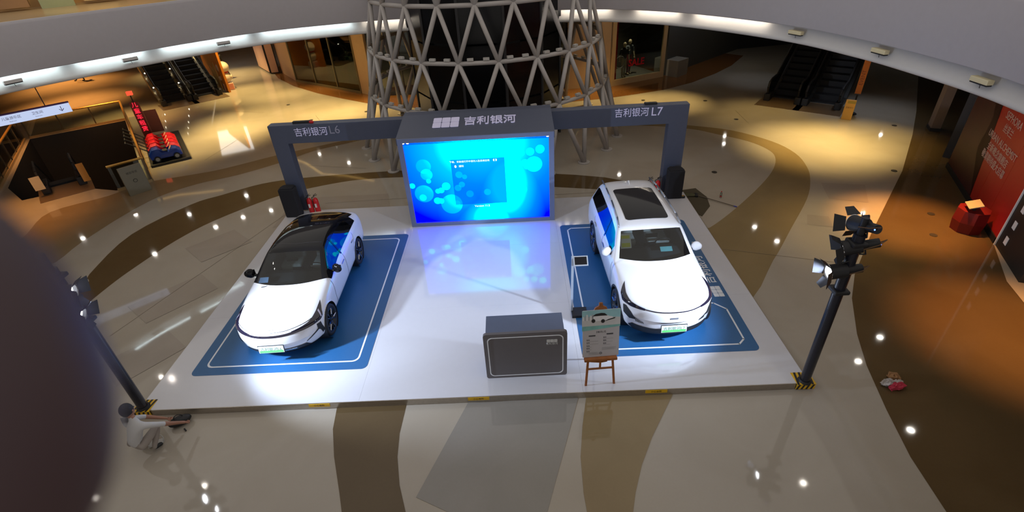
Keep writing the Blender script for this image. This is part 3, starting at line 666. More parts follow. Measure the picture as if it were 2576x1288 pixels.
def interior(root, W, dz, cloth, y0):
    B().box((0, y0 + 1.55, .55 + dz), (W * 1.7, 3.1, .06)).obj('cabin_floor', M_BLACK, root)
    B().prism([(y0 + .02, .80 + dz), (y0 + .55, .96 + dz), (y0 + .70, .93 + dz), (y0 + .72, .70 + dz), (y0 + .1, .6 + dz)], -W * .80, W * .80, frame((0, 1, 0), (0, 0, 1), (0, 0, 0))).obj('dashboard', mat('dash', (.02, .022, .024), .6), root)
    B().box((.02, y0 + .62, .975 + dz), (.26, .015, .13), Matrix.Rotation(-.25, 3, 'X')).obj('touch_screen', M_BLACKG, root)
    B().box((.0, y0 + 1.3, .68 + dz), (.22, .9, .22)).obj('console', M_BLACK, root, .02)
    st = B().torus((.38, y0 + .80, .93 + dz), .17, .014, Matrix.Rotation(-1.05, 3, 'X')).obj('steering_wheel', M_BLACK, root, smooth=True)
    B().box((.38, y0 + .80, .93 + dz), (.30, .03, .05), Matrix.Rotation(.5, 3, 'X')).obj('wheel_hub', mat('grey_cloth', (.35, .36, .36), .6), st)
    for s in (-1, 1):
        se = B().box((s * .38, y0 + 1.35, .73 + dz), (.50, .52, .16)).obj('front_seat', cloth, root, .05, True)
        B().prism([(-.25, 0), (.25, 0), (.24, .38), (.17, .52), (-.17, .52), (-.24, .38)], -.07, .07, frame((1, 0, 0), (0, .35, .94), (s * .38, y0 + 1.55, .76 + dz))).obj('backrest', cloth, se, .03, True)
        B().box((s * .38, y0 + 1.80, 1.30 + dz), (.25, .09, .16)).obj('headrest', cloth, se, .03, True)
    B().box((0, y0 + 2.45, .75 + dz), (1.3, .5, .16)).obj('rear_seat', cloth, root, .05, True)
    B().box((0, y0 + 2.55, .92 + dz), (1.2, .14, .42), Matrix.Rotation(.3 * -1, 3, 'X')).obj('rear_seat_back', cloth, root, .05, True)
def plate(root, y, z, s, tilt=-.15):
    o = B().box((0, 0, 0), (.50, .012, .155)).obj('licence_plate', mat('plate_white', (.72, .80, .72), .4), root, .002, loc=(0, y, z)); o.rotation_euler = (tilt, 0, 0)
    B().box((0, -.0068, -.045), (.47, .002, .05)).obj('plate_band', M_GREEN, o)
    B().box((0, .008, .004), (.52, .01, .175)).obj('plate_holder', M_BLACK, o)
    text('plate_lettering', s, .085, mat('plate_ink', (.16, .25, .18), .5), o, Matrix.Translation((0, -.0075, .005)) @ XZ, .0008)

# --- white saloon with black roof
C1 = thing('saloon_car', (-5.10, 7.46, ST + .006), 'white saloon car with a gloss black roof on the left blue mat', 'car', math.radians(1.6))
W = .93
def lowr(w_, zs=.18): return [(0, zs), (.60 * w_, zs), (.88 * w_, zs + .05)]
def ST1(w_, sh, belt, a, r, m_, t, zs=.18):
    return lowr(w_, zs) + [(.985 * w_, .34), (1.0 * w_, .52), (w_ * .995, sh), belt, a, r, m_, t]
S1 = [
 (.00, .60, .0, .52, ST1(.86, .64, (.83, .74), (.74, .77), (.60, .79), (.3, .80), (0, .805), .24)),
 (.015, .59, .45, .52, ST1(.88, .64, (.85, .74), (.76, .77), (.60, .79), (.3, .80), (0, .805), .24)),
 (.06, .56, .88, .50, ST1(.90, .65, (.87, .755), (.78, .785), (.62, .805), (.3, .812), (0, .818), .22)),
 (.16, .52, 1, .5, ST1(.915, .67, (.88, .77), (.78, .805), (.62, .83), (.3, .84), (0, .845), .20)),
 (.45, .42, 1, .5, ST1(.925, .72, (.885, .80), (.78, .845), (.62, .865), (.3, .88), (0, .885))),
 (.85, .32, 1, .5, ST1(.93, .78, (.885, .87), (.79, .915), (.66, .93), (.34, .945), (0, .95))),
 (1.20, .40, 1, .5, ST1(.93, .83, (.88, .925), (.83, .955), (.78, .97), (.40, .99), (0, .995))),
 (1.27, .40, 1, .5, ST1(.93, .835, (.88, .93), (.83, .965), (.775, .985), (.40, 1.01), (0, 1.015))),
 (1.72, .28, 1, .5, ST1(.93, .85, (.88, .95), (.745, 1.165), (.70, 1.20), (.37, 1.235), (0, 1.245))),
 (2.18, .12, 1, .5, ST1(.93, .86, (.88, .965), (.66, 1.355), (.605, 1.40), (.32, 1.435), (0, 1.445))),
 (2.28, .11, 1, .5, ST1(.93, .86, (.88, .97), (.65, 1.375), (.575, 1.42), (.32, 1.455), (0, 1.463))),
 (2.75, .05, 1, .5, ST1(.925, .87, (.88, .98), (.635, 1.405), (.56, 1.455), (.31, 1.485), (0, 1.492))),
 (3.35, .0, 1, .5, ST1(.925, .885, (.885, 1.0), (.63, 1.375), (.555, 1.425), (.31, 1.452), (0, 1.46))),
 (3.85, -.05, 1, .5, ST1(.93, .90, (.885, 1.03), (.65, 1.265), (.57, 1.325), (.31, 1.355), (0, 1.365))),
 (4.20, -.10, 1, .5, ST1(.925, .90, (.87, 1.045), (.70, 1.145), (.60, 1.215), (.31, 1.245), (0, 1.255))),
 (4.48, -.16, 1, .5, ST1(.91, .90, (.84, 1.05), (.74, 1.085), (.62, 1.12), (.31, 1.14), (0, 1.15))),
 (4.66, -.22, 1, .55, ST1(.90, .88, (.82, 1.04), (.74, 1.075), (.62, 1.10), (.31, 1.115), (0, 1.12), .22)),
 (4.74, -.26, .85, .6, ST1(.88, .88, (.80, 1.03), (.72, 1.06), (.62, 1.08), (.31, 1.09), (0, 1.095), .26)),
 (4.78, -.28, .0, .7, ST1(.86, .86, (.78, 1.0), (.7, 1.02), (.62, 1.04), (.31, 1.05), (0, 1.05), .26))]
NM = [('body_shell', M_CARW), ('windscreen', M_GLASS), ('roof', M_BLACKG), ('side_window', M_GLASSD), ('underbody', M_BLACK), ('pillar_trim', M_BLACKG)]
def mf1(i, j):
    # gaps: 7 = cowl-header begins
    if j <= 1 and i > 3: return 4
    if 7 <= i <= 8:
        if j >= 8: return 1
        if j == 7: return 5
        if j == 6: return 3 if i >= 8 else 5
    if 9 <= i <= 14:
        if j >= 7: return 2
        if j == 6: return 3 if i <= 12 else (5 if i == 13 else 0)
    return 0
bv = build_car(C1, S1, W, None, mf1, [(.95, .35), (3.70, .35)], .35, NM)
for x in (-W + .005, W - .005):
    for y in (.95, 3.70): wheel(C1, x, y, .35, .22, mat('dark_alloy', (.05, .055, .07), .25, .8), mat('silver_alloy', (.7, .72, .8), .2, 1))
mirror(C1, .97, 1.86, 1.07, M_BLACKG, 1); mirror(C1, -.97, 1.86, 1.07, M_BLACKG, -1)
interior(C1, W, -.02, mat('light_cloth', (.42, .47, .46), .8), 1.45)
LB = mat('lamp_bar', (.012, .010, .022), .08, coat=1)
decal(C1, 'light_bar', [(-.70, .70), (-.3, .695), (.3, .695), (.70, .70), (.70, .755), (.3, .74), (-.3, .74), (-.70, .755)], 0, bv, LB, .006)
for s in (-1, 1):
    pz = [(.40, .70), (.80, .695), (1.02, .70), (1.10, .725), (1.14, .79), (1.25, .885), (1.04, .835), (.74, .785), (.40, .752)]
    decal(C1, 'headlamp', [(s * a, z) for a, z in pz], s * 45, bv, LB, .009)
    decal(C1, 'lamp_chrome', [(s * a, z) for a, z in [(1.03, .73), (1.06, .73), (1.09, .83), (1.05, .82)]], s * 45, bv, mat('lamp_glint', (.6, .6, .8), .2, .6), .012)
    decal(C1, 'corner_intake', [(s * a, z) for a, z in [(.86, .66), (.97, .66), (.98, .56), (1.02, .42), (.95, .38), (.91, .50), (.86, .54)]], s * 50, bv, M_BLACK, .006)
    decal(C1, 'intake_blade', [(s * a, z) for a, z in [(.60, .40), (.90, .53), (.90, .57), (.60, .415)]], s * 45, bv, M_BLACK, .007)
    decal(C1, 'door_line', line_poly([(s * a, z) for a, z in [(1.55, .30), (1.52, .60), (1.58, .93)]], .010), s * 90, bv, M_BLACK, .003)
    decal(C1, 'door_line', line_poly([(s * a, z) for a, z in [(2.62, .28), (2.62, .98)]], .010), s * 90, bv, M_BLACK, .003)
    decal(C1, 'window_bar', line_poly([(s * a, z) for a, z in [(2.60, .99), (2.66, 1.38)]], .06), s * 90, bv, M_BLACKG, .005)
    decal(C1, 'door_line', line_poly([(s * a, z) for a, z in [(3.30, .60), (3.52, .80), (3.55, 1.0)]], .010), s * 90, bv, M_BLACK, .003)
    for yy in (2.35, 3.28): decal(C1, 'door_handle', [(s * yy, .84), (s * (yy + .2), .84), (s * (yy + .2), .87), (s * yy, .87)], s * 90, bv, M_CHROME, .006)
decal(C1, 'lower_grille', [(-.66, .27), (.66, .27), (.60, .37), (.30, .36), (-.30, .36), (-.60, .37)], 0, bv, M_BLACK, .006)
decal(C1, 'front_lip', [(-.70, .215), (.70, .215), (.72, .245), (-.72, .245)], 0, bv, mat('dark_grey_plastic', (.04, .045, .06), .4), .02)
for z in (.30, .33): decal(C1, 'grille_slat', [(-.42, z), (.42, z), (.42, z + .008), (-.42, z + .008)], 0, bv, M_CHROME, .012)
decal(C1, 'bonnet_line', line_poly([(-.74, .805), (-.3, .785), (.3, .785), (.74, .805)], .006), 0, bv, M_BLACK, .003)
topdecal(C1, 'sunroof_seam', line_poly([(-.56, 2.45), (0, 2.36), (.56, 2.45)], .012), bv, mat('seam_grey', (.06, .06, .07), .3), .003)
plate(C1, -.03, .47, '吉利银河L6', -.12)
text('badge', 'GEELY', .05, mat('badge_grey', (.45, .45, .5), .3, .6), C1, Matrix.Translation((0, .125, .835)) @ Matrix.Rotation(.5, 4, 'X'), .002)
B().box((.0, 1.98, 1.30), (.24, .06, .07)).obj('rear_view_mirror', M_BLACK, C1, .01)
B().box((-.62, 1.62, 1.03), (.26, .13, .004), Matrix.Rotation(.55, 3, 'X')).obj('dash_card', mat('blue_card', (.25, .4, .65), .5), C1)
for a, b_ in (((-.55, 1.36, 1.02), (-.02, 1.48, 1.045)), ((.12, 1.36, 1.02), (.62, 1.50, 1.03))): B().tube([a, b_], .008).obj('wiper', M_BLACK, C1)

# --- white SUV
C2 = thing('suv_car', (2.90, 7.52, ST + .006), 'tall white SUV with silver roof rails and dark sunroof on the right blue mat', 'car', math.radians(1.7))
W = .955
def ST2(w_, sh, belt, a, r, m_, t, zs=.20):
    return lowr(w_, zs) + [(.985 * w_, .42), (1.0 * w_, .62), (w_ * .995, sh), belt, a, r, m_, t]
S2 = [
 (.00, .58, .0, .62, ST2(.87, .78, (.84, .86), (.76, .89), (.62, .91), (.3, .92), (0, .925), .22)),
 (.015, .57, .48, .62, ST2(.89, .78, (.86, .86), (.77, .89), (.62, .91), (.3, .92), (0, .925), .22)),
 (.05, .54, .90, .60, ST2(.92, .79, (.88, .87), (.79, .905), (.64, .925), (.3, .935), (0, .94), .20)),
 (.14, .50, 1, .6, ST2(.94, .81, (.90, .895), (.80, .935), (.64, .95), (.3, .96), (0, .965), .19)),
 (.45, .40, 1, .6, ST2(.95, .86, (.905, .95), (.80, .995), (.65, 1.01), (.33, 1.025), (0, 1.03))),
 (.85, .31, 1, .6, ST2(.955, .91, (.905, 1.01), (.82, 1.05), (.70, 1.065), (.36, 1.08), (0, 1.085))),
 (1.22, .42, 1, .6, ST2(.955, .95, (.91, 1.05), (.885, 1.08), (.855, 1.09), (.42, 1.115), (0, 1.12))),
 (1.29, .42, 1, .6, ST2(.955, .955, (.91, 1.055), (.88, 1.09), (.85, 1.105), (.42, 1.135), (0, 1.14))),
 (1.72, .28, 1, .6, ST2(.955, .965, (.90, 1.07), (.81, 1.31), (.765, 1.345), (.39, 1.37), (0, 1.38))),
 (2.08, .12, 1, .6, ST2(.955, .975, (.90, 1.08), (.735, 1.515), (.695, 1.56), (.36, 1.59), (0, 1.60))),
 (2.18, .10, 1, .6, ST2(.955, .98, (.90, 1.085), (.72, 1.55), (.67, 1.595), (.35, 1.62), (0, 1.63))),
 (2.70, .04, 1, .6, ST2(.95, .985, (.90, 1.09), (.70, 1.61), (.63, 1.66), (.34, 1.68), (0, 1.687))),
 (3.45, .0, 1, .6, ST2(.95, .99, (.90, 1.105), (.69, 1.605), (.62, 1.66), (.34, 1.68), (0, 1.687))),
 (4.15, -.04, 1, .6, ST2(.955, 1.0, (.90, 1.13), (.67, 1.575), (.60, 1.635), (.34, 1.655), (0, 1.665))),
 (4.58, -.08, 1, .6, ST2(.95, 1.0, (.88, 1.15), (.66, 1.53), (.59, 1.59), (.34, 1.615), (0, 1.62))),
 (4.66, -.12, 1, .6, ST2(.94, 1.0, (.86, 1.13), (.74, 1.28), (.65, 1.36), (.34, 1.38), (0, 1.39))),
 (4.74, -.17, 1, .6, ST2(.92, .97, (.84, 1.06), (.76, 1.10), (.65, 1.13), (.34, 1.14), (0, 1.14), .24)),
 (4.78, -.2, .85, .65, ST2(.90, .95, (.82, 1.04), (.74, 1.07), (.62, 1.09), (.31, 1.1), (0, 1.1), .28)),
 (4.80, -.22, .0, .7, ST2(.88, .92, (.8, 1.0), (.7, 1.02), (.62, 1.04), (.31, 1.05), (0, 1.05), .28))]
NM2 = [('body_shell', M_CARW), ('windscreen', M_GLASS), ('rear_glass', M_BLACKG), ('side_window', M_GLASSD), ('underbody', M_BLACK), ('pillar_trim', M_CARW)]
def mf2(i, j):
    if j <= 1 and i > 3: return 4
    if 7 <= i <= 8:
        if j >= 8: return 1
        if j == 6: return 3 if i >= 8 else 0
    if 9 <= i <= 13 and j == 6: return 3
    if 14 <= i <= 15 and j >= 8: return 2
    return 0
bv = build_car(C2, S2, W, None, mf2, [(.95, .37), (3.735, .37)], .37, NM2)
for x in (-W + .005, W - .005):
    for y in (.95, 3.735): wheel(C2, x, y, .37, .23, MATS['dark_alloy'], mat('blue_alloy', (.12, .2, .5), .25, .6))
mirror(C2, .99, 1.87, 1.16, M_CARW, 1); mirror(C2, -.99, 1.87, 1.16, M_CARW, -1)
interior(C2, W, .12, mat('pale_leather', (.52, .52, .50), .6), 1.5)
topdecal(C2, 'sunroof', rrect(.96, 1.52, .09, 5, 0, 3.12), bv, M_BLACKG, .006)
decal(C2, 'light_bar', line_poly([(-.74, .862), (-.35, .842), (.35, .842), (.74, .862)], .022), 0, bv, LB, .006)
for s in (-1, 1):
    decal(C2, 'headlamp', [(s * a, z) for a, z in [(.50, .83), (.80, .82), (1.02, .835), (1.14, .90), (1.22, 1.03), (1.02, .955), (.80, .905), (.50, .868)]], s * 48, bv, LB, .008)
    decal(C2, 'corner_intake', [(s * a, z) for a, z in [(.64, .56), (.80, .52), (.95, .60), (.98, .78), (.90, .79), (.76, .69)]], s * 48, bv, M_BLACK, .006)
    for k in range(6): decal(C2, 'intake_fin', [(s * (a + k * .03), z) for a, z in [(.50, .50), (.515, .50), (.545, .55 + k * .012), (.53, .55 + k * .012)]], s * 45, bv, M_BLACK, .006)
    decal(C2, 'door_line', line_poly([(s * a, z) for a, z in [(1.58, .34), (1.55, .70), (1.62, 1.05)]], .010), s * 90, bv, M_BLACK, .003)
    decal(C2, 'door_line', line_poly([(s * a, z) for a, z in [(2.66, .32), (2.66, 1.08)]], .010), s * 90, bv, M_BLACK, .003)
    decal(C2, 'door_line', line_poly([(s * a, z) for a, z in [(3.36, .66), (3.62, .85), (3.66, 1.08)]], .010), s * 90, bv, M_BLACK, .003)
    decal(C2, 'window_bar', line_poly([(s * a, z) for a, z in [(2.64, 1.10), (2.70, 1.52)]], .06), s * 90, bv, M_BLACKG, .005)
    decal(C2, 'sill_cladding', [(s * 1.35, .25), (s * 3.32, .25), (s * 3.32, .34), (s * 1.35, .34)], s * 90, bv, M_BLACK, .008)
    for yy in (2.38, 3.36):
        decal(C2, 'door_handle', [(s * yy, .93), (s * (yy + .22), .93), (s * (yy + .22), .965), (s * yy, .965)], s * 90, bv, M_CHROME, .008)
        decal(C2, 'handle_recess', rrect(.14, .09, .04, 4, s * (yy + .11), .935), s * 90, bv, mat('recess_grey', (.25, .26, .3), .5), .003)
    for wy in (.95, 3.735):
        arc = [(wy + .418 * math.cos(t), .37 + .418 * math.sin(t)) for t in [PI * k / 16 for k in range(-1, 18)]]
        arc2 = [(wy + .465 * math.cos(t), .37 + .465 * math.sin(t)) for t in [PI * k / 16 for k in range(17, -2, -1)]]
        decal(C2, 'arch_cladding', [(s * a, z) for a, z in arc + arc2], s * 90, bv, M_BLACK, .006)
    b = B(); pts = [(s * .68, 2.16, 1.60), (s * .665, 2.45, 1.685), (s * .64, 3.2, 1.715), (s * .63, 3.9, 1.70), (s * .61, 4.5, 1.635)]
    b.tube(pts, .020, 8).obj('roof_rail', mat('rail_silver', (.35, .37, .42), .3, .8), C2, smooth=True)
decal(C2, 'lower_grille', [(-.66, .225), (.66, .225), (.80, .35), (.74, .43), (.30, .41), (-.30, .41), (-.74, .43), (-.80, .35)], 0, bv, M_BLACK, .007)
decal(C2, 'lip_line', line_poly([(-.60, .215), (0, .21), (.60, .215)], .008), 0, bv, M_CHROME, .012)
decal(C2, 'badge', [(-.075, .695), (.075, .695), (.08, .735), (-.08, .735)], 0, bv, mat('badge_silver', (.42, .44, .5), .3, .7), .008)
plate(C2, -.035, .50, '吉利银河L7', -.12)
B().prism([(0, 0), (.14, 0), (.13, .06), (.10, .065)], -.012, .012, frame((0, 1, 0), (0, 0, 1), (0, 4.12, 1.655))).obj('antenna_fin', M_CARW, C2)
B().box((.0, 1.96, 1.45), (.26, .06, .08)).obj('rear_view_mirror', M_BLACK, C2, .01)
st = B().prism(rrect(.24, .33, .01, 2), 0, .004, frame((1, 0, 0), (0, .66, .75), (-.56, 1.98, 1.33))).obj('info_sheet', mat('sheet_white', (.8, .8, .75), .5), C2)
B().prism(rrect(.19, .07, .004, 2, 0, .09), .005, .006, frame((1, 0, 0), (0, .66, .75), (-.56, 1.98, 1.33))).obj('sheet_block', mat('sheet_yellow', (.75, .75, .02), .5), st)
B().prism(rrect(.19, .09, .004, 2, 0, -.09), .005, .006, frame((1, 0, 0), (0, .66, .75), (-.56, 1.98, 1.33))).obj('sheet_block', MATS['sheet_yellow'], st)
B().box((.30, 1.78, 1.19), (.26, .12, .004), Matrix.Rotation(.5, 3, 'X')).obj('dash_card', mat('teal_card', (.15, .42, .45), .5), C2)

# ------------------------------------------------------------------ things on the stage
KS = thing('tablet_stand', (1.03, 8.72, ST), 'slim silver stand with a tilted tablet and black foot plate on the right mat', 'stand')
B().box((0, 0, .76), (.05, .035, 1.50)).obj('upright', mat('silver_paint', (.55, .60, .66), .3, .5), KS, .004)
B().box((.16, -.05, .035), (.34, .30, .07)).obj('foot_plate', M_BLACK, KS, .006)
tb = B().box((0, 0, 0), (.30, .03, .22)).obj('tablet_frame', MATS['silver_paint'], KS, .006, loc=(.16, -.06, 1.42)); tb.rotation_euler = (-.9, 0, 0)
B().box((0, -.017, 0), (.25, .004, .17)).obj('screen', M_BLACKG, tb)
for x, y, lab, hh in ((-7.10, 14.12, 'black covered loudspeaker at the left gate post behind the saloon', .95), (4.72, 14.10, 'black covered loudspeaker at the right gate post beside the mop', .92)):
    t = thing('loudspeaker', (x, y, ST), lab, 'speaker', 0, 'covered loudspeakers')
    del t['group']
    B().prism([(-.24, -.20), (.24, -.20), (.26, 0), (.2, .16), (-.2, .16), (-.26, 0)], 0, hh).obj('cabinet', mat('black_cloth', (.012, .012, .016), .9, bump=.4, nscale=80), t, .035, seg=3)
    B().prism([(-.2, -.17), (.2, -.17), (.21, 0), (.16, .13), (-.16, .13), (-.21, 0)], hh, hh + .025).obj('cover_top', MATS['black_cloth'], t, .01)
def extinguisher(x, y, lab):
    t = thing('fire_extinguisher', (x, y, ST), lab, 'extinguisher')
    B().lathe([(0, 0), (.075, 0), (.08, .02), (.08, .38), (.065, .45), (.03, .48), (.03, .50), (0, .50)], n=20).obj('cylinder', M_RED, t, smooth=True)
    B().cyl((0, 0, .50), (0, 0, .55), .022, .018).obj('valve', M_CHROME, t)
    B().box((.03, 0, .57), (.13, .02, .012), Matrix.Rotation(-.25, 3, 'Y')).obj('handle', M_BLACK, t); B().box((.02, 0, .60), (.12, .018, .012), Matrix.Rotation(-.55, 3, 'Y')).obj('lever', M_BLACK, t)
    B().tube([(-.02, 0, .53), (-.09, .0, .50), (-.10, 0, .35), (-.095, 0, .15)], .012).obj('hose', M_BLACK, t)
    B().box((0, -.081, .25), (.06, .004, .13)).obj('label_panel', mat('label_white', (.7, .7, .65), .5), t)
extinguisher(-6.62, 14.25, 'red fire extinguisher by the left gate post, nearer the black speaker')
extinguisher(-6.42, 14.25, 'red fire extinguisher by the left gate post, farther from the speaker')
extinguisher(4.02, 14.22, 'red fire extinguisher by the right gate post, farther from the speaker')
extinguisher(4.28, 14.25, 'red fire extinguisher by the right gate post, next to the black speaker')
t = thing('pump_bottle', (5.00, 13.95, ST), 'small dark object with a yellow spot on the stage edge near the mop', 'clutter')
B().box((0, 0, .04), (.14, .09, .07)).obj('body', M_BLACK, t, .02, True); B().box((0, -.01, .08), (.07, .05, .015)).obj('patch', mat('ochre_patch', (.4, .22, .03), .5), t)
tag(B().prism([(5.18, 14.75), (5.7, 14.85), (5.85, 14.2), (5.75, 13.6), (5.32, 13.0), (5.18, 13.2)], .004, .012).obj('door_mat', mat('olive_brown_felt', (.07, .055, .03), .95)), 'brown felt mat half under the stage edge with a mop on it', 'mat')
t = thing('floor_mop', (5.55, 14.30, .016), 'wet olive mop head with a long handle lying right of the stage', 'mop', math.radians(-12))
mp = B()
for k in range(22): mp.tube([(0, -.02, .03), (-.15 + random.uniform(-.05, .05), random.uniform(-.12, .12) * .7, .03), (-.42 + random.uniform(-.1, .06), random.uniform(-.2, .2), .018)], .016, 5)
tag(mp.obj('mop_head', mat('wet_olive_yarn', (.09, .085, .04), .9), t), kind='stuff')
B().box((.0, 0, .03), (.08, .22, .04)).obj('mop_clamp', M_BLACK, t)
B().tube([(0, 0, .03), (1.02, -.62, .02)], .013).obj('handle', mat('dark_wood_handle', (.12, .09, .06), .5), t); B().cyl((1.02, -.62, .02), (1.10, -.67, .02), .016, .016).obj('handle_grip', mat('blue_grip', (.03, .04, .35), .5), t)
t = thing('water_bottle', (6.25, 14.12, 0), 'clear plastic water bottle with red cap standing on the stone floor', 'bottle')
B().lathe([(0, 0), (.03, 0), (.032, .05), (.030, .12), (.032, .15), (.014, .2)], n=16).obj('body', M_GLASSC, t, smooth=True)
B().cyl((0, 0, .2), (0, 0, .22), .016, .016).obj('cap', M_RED, t); B().cyl((0, 0, .04), (0, 0, .07), .0325, .0325, 16, False).obj('label_band', M_RED, t)
t = thing('food_bag', (6.66, 6.42, .008), 'crumpled red and white paper food bag left on the brown stone', 'litter', .2)
def crumple(c, r, sc, m, nm, seed):
    b = B().sph(c, r, sc, None, 14, 9); rr = random.Random(seed)
    for v in b.bm.verts: v.co += Vector((rr.uniform(-1, 1), rr.uniform(-1, 1), rr.uniform(-.6, 1))) * r * .22
    for v in b.bm.verts: v.co.z = max(v.co.z, .001)
    return b.obj(nm, m, t)
crumple((-.06, .02, .05), .10, (1.3, .8, .5), mat('paper_grey', (.42, .38, .36), .8), 'paper', 1); crumple((.02, -.09, .05), .12, (1.4, .5, .5), mat('bag_red', (.45, .02, .05), .6), 'bag', 2)
crumple((.08, -.02, .06), .09, (1.4, .6, .4), MATS['paper_grey'], 'paper', 5); crumple((.16, .12, .05), .10, (1.2, 1, .5), mat('kraft_paper', (.30, .15, .06), .8), 'kraft_wrap', 7)

# ------------------------------------------------------------------ stage lamps on poles
def par_lamp(pole, z, ang, tilt, label, lit, power, target, col=(.64, .77, 1), size=50, blend=.6):
    """theatre lamp with barn doors; ang = plan heading of the beam"""
    base = Vector(pole); d = Vector((math.cos(ang), math.sin(ang), 0))
    o = thing('stage_lamp', (base.x + d.x * .10, base.y + d.y * .10, z), label, 'spotlight')
    q = (Vector((math.cos(ang) * math.cos(tilt), math.sin(ang) * math.cos(tilt), -math.sin(tilt)))).to_track_quat('Z', 'Y'); o.rotation_mode = 'QUATERNION'; o.rotation_quaternion = q
    B().lathe([(0, -.33), (.07, -.33), (.075, -.12), (.115, -.10), (.12, .14), (.125, .15), (.110, .15), (.105, .10)], n=28).obj('housing', M_BLACK, o, smooth=False)
    B().lathe([(.104, .10), (.06, .085), (0, .08)], n=24).obj('lens', emit('lamp_on', (.92, .95, 1), 45) if lit else mat('lamp_off', (.1, .1, .12), .1), o)
    B().torus((0, 0, .152), .125, .006, n=28, m=6).obj('rim_ring', M_CHROME, o)
    for k in range(4):
        R_ = Matrix.Rotation(k * PI / 2, 3, 'Z')
        fl = Matrix.Rotation(.75, 3, 'Y')
        M = Matrix.Translation(R_ @ Vector((.125, 0, .155))) @ (R_ @ fl).to_4x4()
        wq = .11
        B().prism([(0, -wq), (.16, -wq * (.65 if k % 2 else 1.3)), (.16, wq * (.65 if k % 2 else 1.3)), (0, wq)], -.002, .002, M @ Matrix.Rotation(-PI / 2, 4, 'Y')).obj('barn_door', M_BLACK, o)
    B().tube([(0, .14, -.02), (0, .17, -.14), (0, -.17, -.14), (0, -.14, -.02)], .012).obj('yoke', M_BLACK, o)
    B().tube([(0, 0, -.33), (.03, .05, -.42), (.10, .02, -.30), (.12, 0, -.1)], .008).obj('cable', mat('brown_cable', (.12, .06, .02), .6), o)
    B().sph((.05, 0, -.33), .012).obj('status_light', emit('blue_led', (.1, .2, 1), 5), o)
    if lit:
        hd = Vector((math.cos(ang) * math.cos(tilt), math.sin(ang) * math.cos(tilt), -math.sin(tilt)))
        p = Vector(o.location) + hd * .17
        spot('lamp_beam', p, target, power, col, size, blend, .09)
def pole(x, y, z0, h, label):
    t = thing('lamp_pole', (x, y, z0), label, 'pole')
    B().cyl((0, 0, .0), (0, 0, h), .085, .085, 24).obj('tube', mat('black_paint', (.014, .015, .024), .25), t, smooth=False)
    B().cyl((0, 0, 0), (0, 0, .05), .12, .10, 24).obj('base_collar', M_BLACK, t)
    B().cyl((0, 0, h), (0, 0, h + .28), .05, .05, 16).obj('top_spigot', M_BLACK, t)
    for i in range(3): B().box((0, 0, h - .15 - i * .45), (.24, .24, .07)).obj('clamp', M_BLACK, t, .02)
    return t
pole(5.08, 6.48, ST, 3.15, 'tall black lamp pole at the right front corner of the stage')
pole(-7.34, 6.50, ST, 3.2, 'tall black lamp pole at the left front corner of the stage')
for s, x in ((1, 5.08), (-1, -7.34)):
    t = thing('hazard_tape', (x, Y0 - .03, ST), 'black and yellow hazard tape at the %s stage corner' % ('right' if s > 0 else 'left'), 'tape')
    B().box((0, .13, .004), (.34, .30, .006)).obj('tape', M_YEL, t); B().box((0, -.002, -.065), (.34, .01, .13)).obj('tape_front', M_YEL, t)
    for k in range(4):
        B().prism([(-.17 + k * .085, -.02), (-.13 + k * .085, -.02), (-.08 + k * .085, .28), (-.12 + k * .085, .28)], .008, .010).obj('tape_stripe', M_BLACK, t)
        B().prism([(-.17 + k * .085, -.13), (-.13 + k * .085, -.13), (-.09 + k * .085, 0), (-.13 + k * .085, 0)], .006, .008, frame((1, 0, 0), (0, 0, 1), (0, -.0, 0))).obj('tape_stripe', M_BLACK, t)
RP = (5.08, 6.48); LP = (-7.34, 6.50)
par_lamp((5.02, 6.42), 2.52 + ST, PI - .05, .15, 'black stage lamp with barn doors, lit, lowest on the right pole', True, 1500, (1.9, 9.2, .6), size=76, blend=.9)
par_lamp((5.16, 6.46), 2.92 + ST, PI - .30, .35, 'black stage lamp with barn doors, unlit, middle of the right pole', False, 0, None)
par_lamp((5.14, 6.50), 3.24 + ST, PI / 2 + .1, .3, 'black stage lamp turned away, topmost on the right pole', False, 0, None)
par_lamp((-7.33, 6.25), 2.62, .25, .30, 'stage lamp with barn doors on the left pole, lower one', True, 1600, (-1.2, 9.2, .1), size=74)
par_lamp((-7.25, 6.25), 3.05, .35, .20, 'brightly lit stage lamp with barn doors, uppermost on the left pole', True, 480, (-4.8, 8.2, .8), size=58)

# ------------------------------------------------------------------ lattice tower round the lift shaft
TW = thing('lattice_tower', (-1.07, 21.55, 0), 'grey painted tubular lattice tower round the dark glass lift shaft', 'tower')
NN = 22; RR = [5.4, 4.83, 4.56, 4.25, 4.0]; ZZ = [.03, 2.2, 3.78, 5.44, 7.1]
def node(L, k):
    a = .129 + (k + (.5 if L % 2 else 0)) * 2 * PI / NN
    return Vector((RR[L] * math.sin(a), -RR[L] * math.cos(a), ZZ[L]))
for L in range(4):
    for k in range(NN):
        p = node(L, k)
        for dk in (0, 1) if L % 2 else (-1, 0):
            q = node(L + 1, k + dk); B().cyl(p, q, .075 if L else .09, .075, 10).obj('strut', M_LAT, TW, smooth=True)
for L in (1, 2, 3):
    for k in range(NN): B().cyl(node(L, k), node(L, k + 1), .072, .072, 8).obj('ring_tube', M_LAT, TW, smooth=True)
for k in range(NN): B().cyl(node(0, k) * 1 - Vector((0, 0, .03)), node(0, k), .22, .22, 16).obj('foot_plate', M_LAT, TW)
